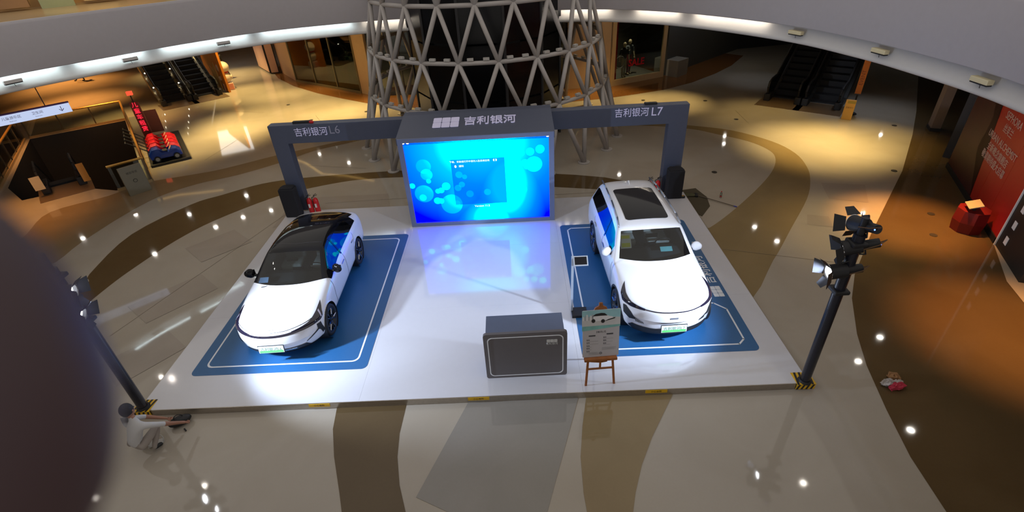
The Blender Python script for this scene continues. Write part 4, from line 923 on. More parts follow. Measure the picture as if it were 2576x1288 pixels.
for L in (1, 2):
    for k in range(NN):
        a, b_ = node(L, k), node(L, k + 1); t_ = (b_ - a).normalized(); ang = math.atan2(t_.y, t_.x)
        for f in (.3, .7): B().box(a + (b_ - a) * f + Vector((0, 0, .12)), (.20, .10, .075), Matrix.Rotation(ang, 3, 'Z')).obj('lamp_box', mat('lamp_box_grey', (.5, .48, .45), .5), TW)
LF = thing('lift_shaft', (-1.07, 21.55, 0), 'dark smoked glass lift shaft standing inside the lattice tower', 'lift')
K = 12; RL = 2.98
pts = [(RL * math.sin(2 * PI * (i + .5) / K), -RL * math.cos(2 * PI * (i + .5) / K)) for i in range(K)]
for i in range(K):
    a, b_ = Vector((*pts[i - 1], 0)), Vector((*pts[i], 0)); c = (a + b_) / 2; ang = math.atan2((b_ - a).y, (b_ - a).x)
    for z0, z1 in ((.1, 2.0), (2.05, 4.0), (4.05, 6.0), (6.05, 8.2)):
        B().box((c.x, c.y, (z0 + z1) / 2), ((b_ - a).length - .08, .02, z1 - z0 - .02), Matrix.Rotation(ang, 3, 'Z')).obj('glass_panel', M_TOWG, LF)
    B().box((a.x, a.y, 4.1), (.09, .09, 8.2), Matrix.Rotation(ang, 3, 'Z')).obj('mullion', M_DARKW, LF)
for x, y, wx, wy, z1, m in ((-1.5, -.6, .9, .5, 8.2, 1), (.9, -.8, .9, .5, 8.2, 1), (-2.0, .9, 1.4, 1.2, 8.2, 0), (.0, 1.2, 2.4, .6, 8.2, 0), (1.9, .3, .4, 1.2, 8.2, 0)):
    B().box((x, y, z1 / 2), (wx, wy, z1)).obj('shaft_column', mat('concrete_dark', (.10, .095, .09), .8) if m else M_DARKW, LF)
B().box((.95, -1.2, 2.45), (1.3, .6, .5)).obj('lift_car_frame', mat('lift_grey', (.12, .12, .12), .5), LF); B().box((.95, -1.3, 3.2), (.5, .3, .4)).obj('lift_motor', MATS['lift_grey'], LF)
B().box((.15, -2.2, 1.0), (.25, .1, 1.5)).obj('door_jamb', mat('cream_jamb', (.45, .42, .30), .5), LF)

# ------------------------------------------------------------------ ground-floor shops behind
def wall_run(name, a, b_, z0, z1, m, th=.2, kind='structure'):
    a, b_ = Vector((*a, 0)), Vector((*b_, 0)); d = b_ - a; ang = math.atan2(d.y, d.x); R = Matrix.Rotation(ang, 3, 'Z')
    c = (a + b_) / 2 + R @ Vector((0, th / 2, 0))
    o = B().box((c.x, c.y, (z0 + z1) / 2), (d.length, th, z1 - z0), R).obj(name, m); tag(o, kind=kind); return o
A1, A2 = (-13.53, 32.32), (-8.55, 28.68)
wall_run('wall_left.001', (-15.46, 34.98), A1, 0, 4.3, M_CREAM)
wall_run('wall_back.001', A2, (-7.75, 28.1), 0, 4.3, M_CREAM, .4)
wall_run('wall_back.002', (-7.75, 28.1), (4.9, 27.6), 3.3, 4.3, M_CREAM)
wall_run('wall_back.003', (2.8, 27.3), (5.0, 27.35), 0, 4.3, M_CREAM)
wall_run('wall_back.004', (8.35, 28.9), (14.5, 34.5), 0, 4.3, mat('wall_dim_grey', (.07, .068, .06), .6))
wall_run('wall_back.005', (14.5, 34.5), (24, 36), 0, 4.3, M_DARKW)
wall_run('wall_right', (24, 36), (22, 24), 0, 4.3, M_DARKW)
def shopfront(loc, rz, L_, label, panes, frame_m, inner, z0=.12, H=4.2, depth=2.6, back=True, sideF=.06):
    t = thing('shop_window', (*loc, 0), label, 'shopfront', rz)
    B().box((L_ / 2, depth / 2, .06), (L_, depth, .12)).obj('display_floor', inner, t)
    if back: B().box((L_ / 2, depth, H / 2), (L_, .1, H)).obj('back_wall', mat('shop_dark', (.05, .045, .035), .6), t)
    w1 = L_ / panes
    for i in range(panes + 1): B().box((min(max(i * w1, sideF / 2), L_ - sideF / 2), 0, H / 2), (sideF, .1, H)).obj('mullion', frame_m, t)
    for i in range(panes): B().box((w1 * (i + .5), .0, H / 2 + z0 / 2), (w1 - sideF, .012, H - z0)).obj('pane', M_GLASSC, t)
    B().box((L_ / 2, 0, z0 / 2), (L_, .12, z0)).obj('sill', frame_m, t)
    return t
L1_ = math.hypot(A2[0] - A1[0], A2[1] - A1[1]); R1 = math.atan2(A2[1] - A1[1], A2[0] - A1[0])
shopfront(A1, R1, L1_, 'olive toned glass shop window with clothed mannequins at the back left', 3, mat('bronze_frame', (.16, .13, .07), .4), mat('warm_boards', (.30, .20, .09), .4), depth=3.2)
def w1p(x, y, A=A1, R=R1): return (A[0] + x * math.cos(R) - y * math.sin(R), A[1] + x * math.sin(R) + y * math.cos(R))
spot('shop_spot', (*w1p(2.5, 1.8), 4.0), (*w1p(2.2, 1.6), 0), 520, WARM, 110, .9, .1); spot('shop_spot', (*w1p(5.2, 1.5), 4.0), (*w1p(5, 1.3), 0), 420, (.85, 1, .6), 90, .9, .1)
shopfront((-7.6, 28.0), -.05, 4.9, 'unlit dark shop window behind the left half of the lattice tower', 3, M_DARKW, M_DARKW, depth=1.5)
shopfront((-2.6, 27.75), -.03, 5.3, 'unlit dark shop window right behind the lift shaft', 3, M_DARKW, M_DARKW, depth=1.5)

def skinned(name, J, E_, m_default, parent=None, mats=None, root=0, sub=2, loc=None, rz=0):
    """J: {key: (pos, radius[, radius2])}; E_: list of (a, b, slot). one continuous skinned body"""
    keys = list(J); ix = {k: i for i, k in enumerate(keys)}
    me = bpy.data.meshes.new(name); me.from_pydata([J[k][0] for k in keys], [(ix[a], ix[b_]) for a, b_, *_ in E_], [])
    o = bpy.data.objects.new(name, me); COL.objects.link(o)
    md = o.modifiers.new('skin', 'SKIN'); md.use_smooth_shade = True; md.branch_smoothing = .6
    for i, k in enumerate(keys):
        sv = me.skin_vertices[0].data[i]; r = J[k][1]; sv.radius = (r, J[k][2] if len(J[k]) > 2 else r); sv.use_root = (i == root)
    sb = o.modifiers.new('s', 'SUBSURF'); sb.levels = sub; sb.render_levels = sub
    bpy.context.view_layer.update()
    m2 = bpy.data.meshes.new_from_object(o.evaluated_get(bpy.context.evaluated_depsgraph_get()))
    bpy.data.objects.remove(o); m2.materials.clear()
    mats = mats or [m_default]
    segs = [(Vector(J[a][0]), Vector(J[b_][0]), (r_[0] if r_ else 0)) for a, b_, *r_ in E_]
    if len(mats) > 1:
        for p in m2.polygons:
            c = p.center; best = None
            for a, b_, s in segs:
                d = b_ - a; t_ = max(0, min(1, (c - a).dot(d) / max(d.length_squared, 1e-9))); q = (c - a - d * t_).length
                if best is None or q < best[0]: best = (q, s)
            p.material_index = best[1]
    return link(name, m2, mats, parent, True, loc, rz)
def person(name, loc, rz, label, P, cloth, trouser, shoe, hair=M_HAIR, sc=1., long_hair=False, group=None, skin=M_SKIN, cat='person', bald=False):
    """P gives joints: pelvis chest neck head, knees, feet, elbows, hands for L and R"""
    t = thing(name, loc, label, cat, rz, group)
    V = {k: Vector(v) * sc for k, v in P.items()}
    J = {'pelvis': (V['pelvis'], .15 * sc, .12 * sc), 'waist': ((V['pelvis'] + V['chest']) / 2, .13 * sc, .105 * sc), 'chest': (V['chest'], .165 * sc, .12 * sc), 'neck': (V['neck'], .055 * sc), 'head': (V['head'] - (V['head'] - V['neck']) * .25, .06 * sc)}
    E_ = [('pelvis', 'waist', 0), ('waist', 'chest', 0), ('chest', 'neck', 0), ('neck', 'head', 3)]
    for s in 'LR':
        J['sh' + s] = (V['sh' + s], .062 * sc); J['el' + s] = (V['el' + s], .043 * sc); J['wr' + s] = (V['ha' + s] + (V['el' + s] - V['ha' + s]).normalized() * .09 * sc, .028 * sc); J['ha' + s] = (V['ha' + s], .036 * sc, .018 * sc)
        J['hip' + s] = (V['hip' + s], .092 * sc); J['kn' + s] = (V['kn' + s], .06 * sc); J['an' + s] = (V['an' + s], .042 * sc); J['to' + s] = (V['to' + s], .04 * sc, .03 * sc)
        E_ += [('chest', 'sh' + s, 0), ('sh' + s, 'el' + s, 0), ('el' + s, 'wr' + s, 3), ('wr' + s, 'ha' + s, 3), ('pelvis', 'hip' + s, 1), ('hip' + s, 'kn' + s, 1), ('kn' + s, 'an' + s, 1), ('an' + s, 'to' + s, 2)]
    skinned('body', J, E_, None, t, [cloth, trouser, shoe, skin])
    h = V['head']; up = (V['head'] - V['neck']).normalized(); fy = (Vector((0, 1, 0)) - up * up.y).normalized(); q = Matrix((fy.cross(up), fy, up)).transposed()
    hd = B().sph(h, .098 * sc, (.86, 1.0, 1.22), q, 20, 14); hd.sph(h + q @ Vector((0, .098, -.015)) * sc, .016 * sc, (1, 1.2, 1.4), q, 8, 6)
    for s in (-1, 1): hd.sph(h + q @ Vector((s * .085, 0, -.01)) * sc, .02 * sc, (.5, 1, 1.4), q, 8, 6)
    hd.obj('head', skin, t, smooth=True)
    if hair and not bald:
        B().sph(h + q @ Vector((0, -.018, .025)) * sc, .108 * sc, (.92, 1.02, 1.12), q, 18, 12).obj('hair', hair, t, smooth=True)
    for s in (-1, 1): B().sph(h + q @ Vector((s * .033, .092, .012)) * sc, .011 * sc).obj('eye', M_BLACK, t)
    # five fingers per hand
    for s in 'LR':
        hv = V['ha' + s]; f = (hv - V['el' + s]).normalized(); side = f.cross(Vector((0, 0, 1))); side = side.normalized() if side.length > .1 else Vector((1, 0, 0)); dn = f.cross(side)
        bb = B()
        for k in range(4):
            p = hv + side * (k - 1.5) * .019 * sc; Lf = (.066, .076, .072, .056)[k] * sc
            bb.tube([p, p + f * Lf * .55, p + f * Lf * .9 + dn * -.02 * sc], .0085 * sc, 6)
        bb.tube([hv - f * .03 * sc, hv + side * .045 * sc + f * .01 * sc, hv + side * .05 * sc + f * .04 * sc], .010 * sc, 6)
        bb.obj('fingers', skin, t, smooth=True)
    return t
def stand_pose(stride=0., arm=.1, lean=0.):
    P = dict(pelvis=(0, 0, .95), chest=(0, lean, 1.32), neck=(0, lean, 1.50), head=(0, lean * 1.2 + .02, 1.63))
    for s, g in (('L', -1), ('R', 1)):
        P['sh' + s] = (g * .19, lean, 1.42); P['el' + s] = (g * .25, lean - g * stride * .25, 1.14); P['ha' + s] = (g * .26, lean + .06 - g * stride * .4, .88)
        P['hip' + s] = (g * .10, 0, .90); P['kn' + s] = (g * .11, g * stride * .3 + .03, .50); P['an' + s] = (g * .11, g * stride * .55, .08); P['to' + s] = (g * .12, g * stride * .55 + .16, .035)
    return P
M_WTEE = mat('white_tee', (.55, .55, .56), .8); M_DKC = mat('dark_cloth', (.03, .028, .026), .85); M_MANN = mat('mannequin_cream', (.50, .40, .26), .5)
# worker crouching by the left pole
cr = dict(pelvis=(0, 0, .30), chest=(.10, .16, .66), neck=(.08, .20, .84), head=(.04, .24, .96),
          shL=(-.08, .22, .76), elL=(-.02, .48, .52), haL=(.22, .62, .28), shR=(.27, .10, .74), elR=(.44, .30, .52), haR=(.58, .54, .26),
          hipL=(-.11, .05, .28), knL=(-.16, .42, .44), anL=(-.14, .22, .08), toL=(-.15, .36, .035), hipR=(.11, .02, .28), knR=(.26, .36, .46), anR=(.16, .14, .08), toR=(.20, .29, .035))
person('person', (-6.80, 5.48, 0), 0, 'black-haired person in a white tee crouching by the left pole', cr, M_WTEE, mat('pale_trousers', (.34, .30, .27), .8), M_BLACK)
t = thing('tool_bag', (-6.50, 6.20, 0), 'small black bag on the floor before the crouching person', 'bag', .6)
B().sph((0, 0, .09), .15, (1.3, .7, .6)).obj('body', M_BLACK, t, smooth=True); B().torus((0, 0, .17), .07, .008, Matrix.Rotation(PI / 2, 3, 'X')).obj('handle', M_BLACK, t)
t = thing('tool_case', (-6.72, 5.78, 0), 'clear plastic tool bag with a handle beside the crouching person', 'bag', .4)
B().torus((0, 0, .08), .13, .009, Matrix.Rotation(1.2, 3, 'X'), 24, 6).obj('handle', mat('pale_plastic', (.5, .48, .45), .5), t); B().box((0, 0, .02), (.22, .12, .03)).obj('body', MATS['pale_plastic'], t, .008)
tag(B().box((-6.35, 6.05, .012), (.08, .025, .02), Matrix.Rotation(-.7, 3, 'Z')).obj('marker_pen', M_BLACK, bevel=.004), 'small black marker lying on the cream floor', 'pen')
person('person', (-19.05, 34.6, 0), 2.4, 'distant person in dark clothes walking past the orange board', stand_pose(.45), mat('olive_black', (.05, .045, .03), .9), M_DKC, M_BLACK)
person('person', (-29.8, 35.9, 0), 1.9, 'distant walking person at the far left, only dark legs showing', stand_pose(.5), M_DKC, M_DKC, M_BLACK)
def mannequin(loc, rz, label, cloth, tr, shoe=M_MANN, sc=1.05, arm=None):
    P = stand_pose(.12); P['haR'] = (.20, .25, 1.25) if arm else P['haR']; P['elR'] = (.30, .05, 1.15) if arm else P['elR']
    return person('mannequin', (*loc, .12), rz, label, P, cloth, tr, shoe, None, sc, skin=M_MANN, cat='mannequin', bald=True)
mannequin(w1p(4.35, .9), R1 + PI, 'shop mannequin in a pale green dress in the left window', mat('green_dress', (.25, .42, .28), .8), MATS['green_dress'])
mannequin(w1p(4.95, 1.0), R1 + PI, 'shop mannequin in a dark top in the left window', M_DKC, M_DKC)
mannequin(w1p(5.6, 1.4), R1 + PI, 'shop mannequin in grey at the right end of the left window', mat('grey_wear', (.12, .13, .12), .8), MATS['grey_wear'])
# right hand shop with red frame
B1, B2 = (5.05, 27.35), (8.2, 28.78); L2_ = math.hypot(B2[0] - B1[0], B2[1] - B1[1]); R2 = math.atan2(B2[1] - B1[1], B2[0] - B1[0])
def w2p(x, y): return w1p(x, y, B1, R2)
t = shopfront(B1, R2, L2_, 'cream framed shop window with red inner edge and sale lettering', 1, mat('cream_frame', (.60, .44, .24), .5), mat('display_grey', (.16, .15, .13), .6), z0=.3, sideF=.22)
B().box((.32, .12, 2.2), (.16, .1, 3.9)).obj('red_edge', M_RED, t); B().box((.46, .3, 2.2), (.10, .1, 3.9)).obj('dark_edge', M_BLACK, t)
text('lettering', 'SALE', .48, mat('sale_red', (.6, .01, .02), .5), t, Matrix.Translation((1.60, -.012, 1.02)) @ XZ, .004, bold=.012)
B().torus((.85, .4, 1.05), .3, .015, Matrix.Rotation(PI / 2, 3, 'X')).obj('hoop_prop', mat('prop_grey', (.25, .25, .26), .4), t)
spot('shop_spot', (*w2p(1.7, 1.0), 4.0), (*w2p(1.7, .9), 0), 240, (1, .85, .6), 90, .9, .1)
mannequin(w2p(1.30, .7), R2 + PI, 'cream mannequin in a dark top and pale trousers, left in the right shop', M_DKC, mat('pale_slacks', (.42, .38, .28), .8))
mannequin(w2p(2.0, 1.2), R2 + PI, 'cream mannequin with raised arm in a grey jacket, right in the right shop', mat('grey_jacket', (.10, .11, .13), .8), mat('maroon_shorts', (.15, .01, .02), .8), arm=1)
t = thing('grey_plinth', (9.2, 28.6, 0), 'grey box plinth with a long low bench to its right', 'plinth', .72)
B().box((.1, .8, .43), (1.0, 1.5, .86)).obj('box', mat('plinth_grey', (.28, .26, .22), .6), t, .01)
B().prism([(1.0, .8), (2.2, 1.4), (4.6, 1.5), (4.6, 1.95), (2.1, 1.9), (1.0, 1.4)], .30, .75).obj('bench', MATS['plinth_grey'], t)
t = thing('advert_board', (-16.12, 34.75, 0), 'pink and cream advert boards with black edges left of the shop window', 'board', 0)
for a, b_ in (((-1.72, 2.36), (0, .05)), ((.03, 0), (.55, .13))):
    d = Vector((b_[0] - a[0], b_[1] - a[1])); R = Matrix.Rotation(math.atan2(d.y, d.x), 3, 'Z'); c = ((a[0] + b_[0]) / 2, (a[1] + b_[1]) / 2)
    B().box((*c, 1.8), (d.length, .10, 3.5), R).obj('border', M_BLACK, t); B().box((*c, 1.8), (d.length - .1, .14, 3.4), R).obj('panel', mat('pink_panel', (.62, .40, .30), .6), t)

# ------------------------------------------------------------------ escalators
def escalator(loc, rz, wd, label, L_=7.0, up=True, m_deck=None, lamps=False, z_max=4.0):
    t = thing('escalator', (*loc, 0), label, 'escalator', rz)
    md = m_deck or mat('deck_champagne', (.36, .31, .2), .35, .6); sl = math.tan(math.radians(30)) * (1 if up else -1)
    top = z_max / abs(sl); st = mat('step_black', (.010, .010, .012), .6)
    n = int(top / .38)
    B().box((0, -.55, .006), (wd + .35, 1.5, .012)).obj('landing_plate', mat('landing_bronze', (.26, .18, .11), .3, .5), t)
    for i in range(n): B().box((0, .5 + i * .38, (.05 + i * .38 * sl) - .15), (wd - .30, .42, .32)).obj('step', st, t)
    for s in (-1, 1):
        x = s * (wd / 2 - .10)
        prof = [(-.45, .02), (-.6, .35), (-.6, .8), (-.4, .98), (.6, 1.0), (top, 1.0 + (top - .6) * sl), (top, .25 + (top - .6) * sl), (.6, .2), (.2, .0)]
        pb = [(-.05, .02), (.2, .22), (.7, .25), (top, .25 + (top - .7) * sl), (top, -.35 + (top - .7) * sl), (.9, -.05 if up else -.5), (.2, -.02)]
        B().prism(pb, x - .11, x + .11, frame((0, 1, 0), (0, 0, 1), (0, 0, 0))).obj('skirt_deck', md, t)
        B().prism([(-.35, .25), (-.35, .85), (.6, .92), (top, .92 + (top - .6) * sl), (top, .27 + (top - .6) * sl), (.6, .25)], x - .006, x + .006, frame((0, 1, 0), (0, 0, 1), (0, 0, 0))).obj('balustrade_glass', M_TOWG, t)
        B().tube([(x, -.2, .30), (x, -.5, .42), (x, -.60, .65), (x, -.48, .88), (x, -.2, .96), (x, .6, .97), (x, top, .97 + (top - .6) * sl)], .045, 8).obj('handrail', M_BLACK, t)
        B().box((x, -.25, .16), (.26, .5, .32)).obj('newel', M_BLACK, t, .03)
        if lamps:
            for i in range(5): B().sph((x, 1.2 + i * 1.1, .42 + (1.2 + i * 1.1 - .6) * sl), .035).obj('deck_light', emit('deck_lamp', (1, .85, .6), 12), t)
    return t
ra = math.radians(131) - PI / 2; u = Vector((math.cos(ra), math.sin(ra)))
base = Vector((-18.25, 29.0)) + Vector((-u.y, u.x)) * .6
for k, lab in ((-1, 'left one of the two dark escalators at the back left'), (1, 'right one of the two dark escalators at the back left, by the orange board')):
    escalator(tuple(base + u * (k * .80)), ra, 1.5, lab, lamps=(k < 0))
rb = math.radians(51) - PI / 2; u2 = Vector((math.cos(rb), math.sin(rb))); base = Vector((12.5, 22.25)) + Vector((-u2.y, u2.x)) * .9
for k, lab in ((-1, 'left one of the two unlit escalators at the back right'), (1, 'right one of the two unlit escalators at the back right')):
    escalator(tuple(base + u2 * (k * .80)), rb, 1.5, lab, m_deck=mat('deck_dark', (.06, .06, .06), .4, .5))
t = escalator((-17.35, 17.75), math.radians(41), 1.3, 'dark descending escalator inside the floor opening at far left', up=False, m_deck=MATS['deck_dark'], z_max=4.5)
B().box((-.65, -.75, .55), (.30, .02, .5)).obj('notice', mat('notice_cream', (.6, .5, .3), .5), t); B().box((.72, -.62, .5), (.22, .02, .7)).obj('notice', mat('notice_orange', (.7, .3, .05), .5), t)
t = thing('orange_board', (-17.05, 30.55, 0), 'orange board with cartoon-free golden print beside the back left escalators', 'board', math.radians(131))
t['label'] = 'tall orange board with pale golden print beside the back left escalators'
B().box((2.0, -.1, 1.75), (4.2, .12, 3.5)).obj('panel', mat('orange_print', (.62, .20, .01), .5, noise=.2, nscale=3), t)
for k in range(7): B().torus((1.0 + random.uniform(-.5, .8), -.17, 1.6 + random.uniform(-.6, 1.0)), random.uniform(.08, .18), .02, Matrix.Rotation(PI / 2, 3, 'X'), 14, 5, 0, 4).obj('gold_print', mat('gold_print', (.65, .33, .05), .5), t)
B().prism([(.1, .1), (1.2, .5), (1.5, 1.4), (1.0, 1.2), (.4, 1.7), (.2, 1.3)], -.175, -.165, frame((1, 0, 0), (0, 0, 1), (0, 0, 0))).obj('pale_print', mat('pale_orange_print', (.60, .36, .10), .5), t)
t = thing('round_figure', (-17.25, 31.25, 0), 'round white statue with a red collar standing on a pink box', 'statue', .6)
B().box((0, 0, .2), (.55, .5, .4)).obj('pedestal_border', mat('pale_pink', (.7, .5, .42), .5), t, .01); B().box((0, -.02, .2), (.46, .50, .32)).obj('pedestal_panel', mat('salmon', (.55, .2, .13), .5), t)
B().sph((0, 0, .72), .30, (1, .9, 1.1)).obj('body', mat('plush_white', (.72, .62, .5), .8), t, smooth=True)
B().sph((0, 0, 1.30), .34, (1.05, .95, .95), None, 24, 16).obj('head', MATS['plush_white'], t, smooth=True)
B().torus((0, 0, 1.02), .20, .04).obj('collar', M_RED, t, smooth=True)
for s in (-1, 1): B().sph((s * .30, -.05, .72), .09, (1, .8, 1.3)).obj('arm', MATS['plush_white'], t, smooth=True)
t = thing('yellow_sign_stand', (13.65, 20.5, 0), 'short yellow sign stand beside the right escalators', 'sign', math.radians(-35))
B().box((0, 0, .40), (.36, .12, .80)).obj('board', mat('sign_amber', (.68, .38, .08), .5), t, .01); B().box((.03, -.062, .72), (.28, .005, .10)).obj('top_band', mat('sign_olive', (.4, .3, .05), .5), t)
text('lettering', '温馨提示', .07, mat('sign_brown', (.3, .15, .04), .5), t, Matrix.Translation((0, -.063, .5)) @ XZ, .001)
t = thing('orange_banner', (14.22, 21.12, 0), 'narrow orange vertical banner with letters right of the escalators', 'banner', math.radians(-35))
B().cyl((0, 0, 0), (0, 0, .8), .03).obj('pole', M_BLACK, t); B().cyl((0, 0, 0), (0, 0, .04), .2, .18).obj('base', M_BLACK, t)
B().box((0, 0, 1.75), (.22, .03, 1.8)).obj('cloth', mat('banner_orange', (.55, .17, .03), .6, noise=.35, nscale=3), t)
text('lettering', 'EVENT', .2, mat('banner_ink', (.2, .05, .03), .6), t, Matrix.Translation((0, -.018, 1.5)) @ XZ @ Matrix.Rotation(PI / 2, 4, 'Z'), .001)

# ------------------------------------------------------------------ opening at far left: glass rail, sign, toy cars
def rail(pts, label, m_rail=M_GOLD, gap=1.3):
    t = thing('glass_railing', (*pts[0], 0), label, 'railing'); o = Vector((*pts[0], 0))
    for a, b_ in zip(pts, pts[1:]):
        a, b_ = Vector((*a, 0)) - o, Vector((*b_, 0)) - o; n = max(1, round((b_ - a).length / gap)); ang = math.atan2((b_ - a).y, (b_ - a).x)
        B().cyl(a + Vector((0, 0, .95)), b_ + Vector((0, 0, .95)), .045, .045, 10).obj('handrail', m_rail, t)
        for i in range(n):
            p, q = a + (b_ - a) * i / n, a + (b_ - a) * (i + 1) / n; c = (p + q) / 2
            B().box((c.x, c.y, .48), ((q - p).length - .04, .015, .86), Matrix.Rotation(ang, 3, 'Z')).obj('glass_panel', M_GLASSC, t)
            B().box((p.x, p.y, .45), (.04, .04, .9)).obj('baluster', mat('steel_post', (.25, .2, .14), .35, .7), t)
        B().box((*((a + b_) / 2).xy, .05), ((b_ - a).length, .10, .10), Matrix.Rotation(ang, 3, 'Z')).obj('kerb', mat('stone_kerb', (.40, .27, .12), .4), t)
    return t
rail([(-23.6, 23.8), (-20.25, 26.1), (-13.95, 17.75), (-14.75, 16.95)], 'brass topped glass railing along the back and right of the floor opening')
rail([(-23.7, 23.6), (-19.8, 17.6)], 'brass topped glass railing along the left of the floor opening')
t = thing('directory_board', (-13.78, 16.75, 0), 'grey free standing directory board in front of the glass railing', 'sign', math.radians(50))
B().box((0, 0, .52), (.72, .10, 1.04)).obj('board', mat('olive_grey_panel', (.19, .17, .12), .4), t, .01)
text('lettering', '楼层导览', .09, mat('board_ink', (.05, .045, .03), .6), t, Matrix.Translation((0, -.052, .8)) @ XZ, .001); B().torus((0, -.052, .5), .06, .01, Matrix.Rotation(PI / 2, 3, 'X'), 16, 5).obj('logo_ring', MATS['board_ink'], t)
t = thing('hanging_sign', (-14.15, 14.85, 3.52), 'lit white direction sign hanging under the gallery at the far left', 'sign', math.atan2(1.15, 1.2))
B().box((-.85, 0, 0), (3.4, .10, .26)).obj('light_box', emit('sign_face', (.62, .72, 1.0), .85), t); B().box((-.85, 0, .15), (3.42, .12, .03)).obj('top_trim', mat('purple_trim', (.10, .04, .20), .5), t)
for x in (-1.6, .3): B().cyl((x, 0, .15), (x, 0, .8), .012).obj('hanger', M_BLACK, t)
MI = mat('sign_ink', (.12, .07, .22), .5)
for x, s in ((.05, '卫生间'), (-.55, '儿童游乐区'), (-1.15, '电影院')): text('lettering', s, .09, MI, t, Matrix.Translation((x, -.052, .03)) @ XZ, .001); text('lettering', 'Restroom', .04, MI, t, Matrix.Translation((x, -.052, -.06)) @ XZ, .001)
text('arrow', '↓', .2, MI, t, Matrix.Translation((.62, -.052, .0)) @ XZ, .001)
for pts in [[(-21.5, 26.4), (-17.5, 23.8)]]: pass
t = thing('red_letter_sign', (-17.05, 22.75, 0), 'upright red sign with glowing red letters behind the toy cars', 'sign', math.radians(25))
B().box((0, 0, .9), (.34, .10, 1.6)).obj('board', mat('dark_red_board', (.20, .03, .02), .5), t); B().box((0, 0, .04), (.5, .4, .08)).obj('base', M_BLACK, t)
B().box((.42, .1, .75), (.5, .06, 1.0)).obj('side_board', mat('strip_maroon', (.22, .06, .03), .5), t)
for k, ch in enumerate('儿童车租赁'): text('lettering', ch, .24, emit('red_neon', (1, .02, .05), 1.5), t, Matrix.Translation((0, -.06, 1.58 - k * .27)) @ XZ, .01)
B().box((0, 0, 2.1), (.22, .16, .16)).obj('lamp_head', emit('red_lamp', (1, .10, .04), 1.1), t); B().cyl((0, 0, 1.7), (0, 0, 2.05), .025).obj('post', M_BLACK, t)
t = thing('dark_platform', (-15.45, 21.3, 0), 'low black platform under the row of toy cars', 'platform', math.radians(125))
B().box((0, 0, .05), (4.4, 1.45, .10)).obj('deck', M_BLACK, t, .01); B().box((0, -.727, .05), (4.4, .01, .1)).obj('edge', M_DARKW, t)
def toy_car(loc, rz, col, label):
    t = thing('toy_car', (*loc, .10), label, 'toy car', rz, 'toy cars on the black platform'); del t['group']
    m = mat('toy_' + col, {'red': (.62, .01, .02), 'pink': (.62, .05, .09), 'blue': (.01, .05, .35)}[col], .3)
    b = B().prism([(-.55, .12), (-.58, .32), (-.42, .50), (-.22, .52), (-.12, .34), (.12, .32), (.22, .44), (.42, .40), (.56, .28), (.58, .12)], -.22, .22, frame((1, 0, 0), (0, 0, 1), (0, 0, 0))); b.obj('body', m, t, .03, True)
    for x in (-.34, .36):
        for s in (-1, 1):
            w_ = B().cyl((x, s * .20, .12), (x, s * .26, .12), .12, .12, 18).obj('wheel', M_RUB, t); B().cyl((x, s * .262, .12), (x, s * .268, .12), .075, .075, 12).obj('hubcap', mat('toy_hub', (.3, .32, .36), .3, .5), w_)
    B().box((.0, 0, .36), (.18, .3, .06)).obj('seat', M_BLACK, t, .01); B().prism([(.16, .38), (.24, .48), (.26, .48), (.20, .38)], -.13, .13, frame((1, 0, 0), (0, 0, 1), (0, 0, 0))).obj('windscreen', mat('toy_peach', (.7, .45, .3), .4), t)
    B().tube([(-.5, 0, .4), (-.9, 0, .75), (-1.15, 0, .95)], .02).obj('push_bar', M_BLACK, t); B().tube([(-1.15, -.15, .95), (-1.15, .15, .95)], .022).obj('push_handle', M_BLACK, t)
    return t
tx = Vector((-15.75, 21.62)); dn = Vector((math.cos(math.radians(-55)), math.sin(math.radians(-55))))
for k, (c, lab) in enumerate([('red', 'red ride-on toy car, farthest in the row on the platform'), ('red', 'red ride-on toy car, second farthest in the row'), ('red', 'red ride-on toy car, middle of the row'), ('pink', 'pinkish red ride-on toy car next to the blue one'), ('blue', 'blue ride-on toy car at the near end of the row')]):
    toy_car(tuple(tx + dn * (k * .55)), math.radians(33), c, lab)

# ------------------------------------------------------------------ red hoarding and things on the right
R0, R1_ = (14.17, 15.5), (12.07, 10.89); RL_ = math.hypot(R1_[0] - R0[0], R1_[1] - R0[1]); RA = math.atan2(R1_[1] - R0[1], R1_[0] - R0[0])
t = thing('red_hoarding', (*R0, 0), 'long red shop hoarding with pale lettering on the right', 'hoarding', RA)
for i in range(5): B().box((RL_ / 5 * (i + .5), .06, 2.15), (RL_ / 5 - .012, .12, 4.3)).obj('panel', M_REDW, t)
B().box((RL_ / 2, -.0, .08), (RL_, .06, .16)).obj('plinth', M_BLACK, t)
B().prism([(.0, .16), (2.6, .16), (1.6, 1.3), (1.7, 2.2), (1.3, 2.7), (1.5, 4.25), (0, 4.25)], .0, .004, frame((1, 0, 0), (0, 0, 1), (0, -.002, 0))).obj('dark_print', mat('hoarding_dark_print', (.05, .008, .012), .5, noise=.5, nscale=2), t)
ML = mat('hoarding_letters', (.60, .42, .38), .5)
for s, sz, x, z in (('SEPHORA', .28, 2.98, 2.52), ('丝芙兰', .24, 2.95, 2.22), ('URBAN ALCHEMIST', .26, 2.97, 1.86), ('全新概念旗舰店', .24, 2.97, 1.58), ('敬请期待盛大启幕', .24, 2.95, 1.32)):
    text('lettering', s, sz, ML, t, Matrix.Translation((x, -.008, z)) @ XZ, .002, sx=.95)
t = thing('notice_column', (R1_[0] - .02, R1_[1] - .05, 0), 'black column with a white edge and white notices at the hoarding end', 'column', RA)
B().box((.9, .12, 2.15), (1.7, .25, 4.3)).obj('body', M_BLACK, t); B().box((.03, -.02, 2.15), (.04, .03, 4.3)).obj('white_edge', M_WHITE, t)
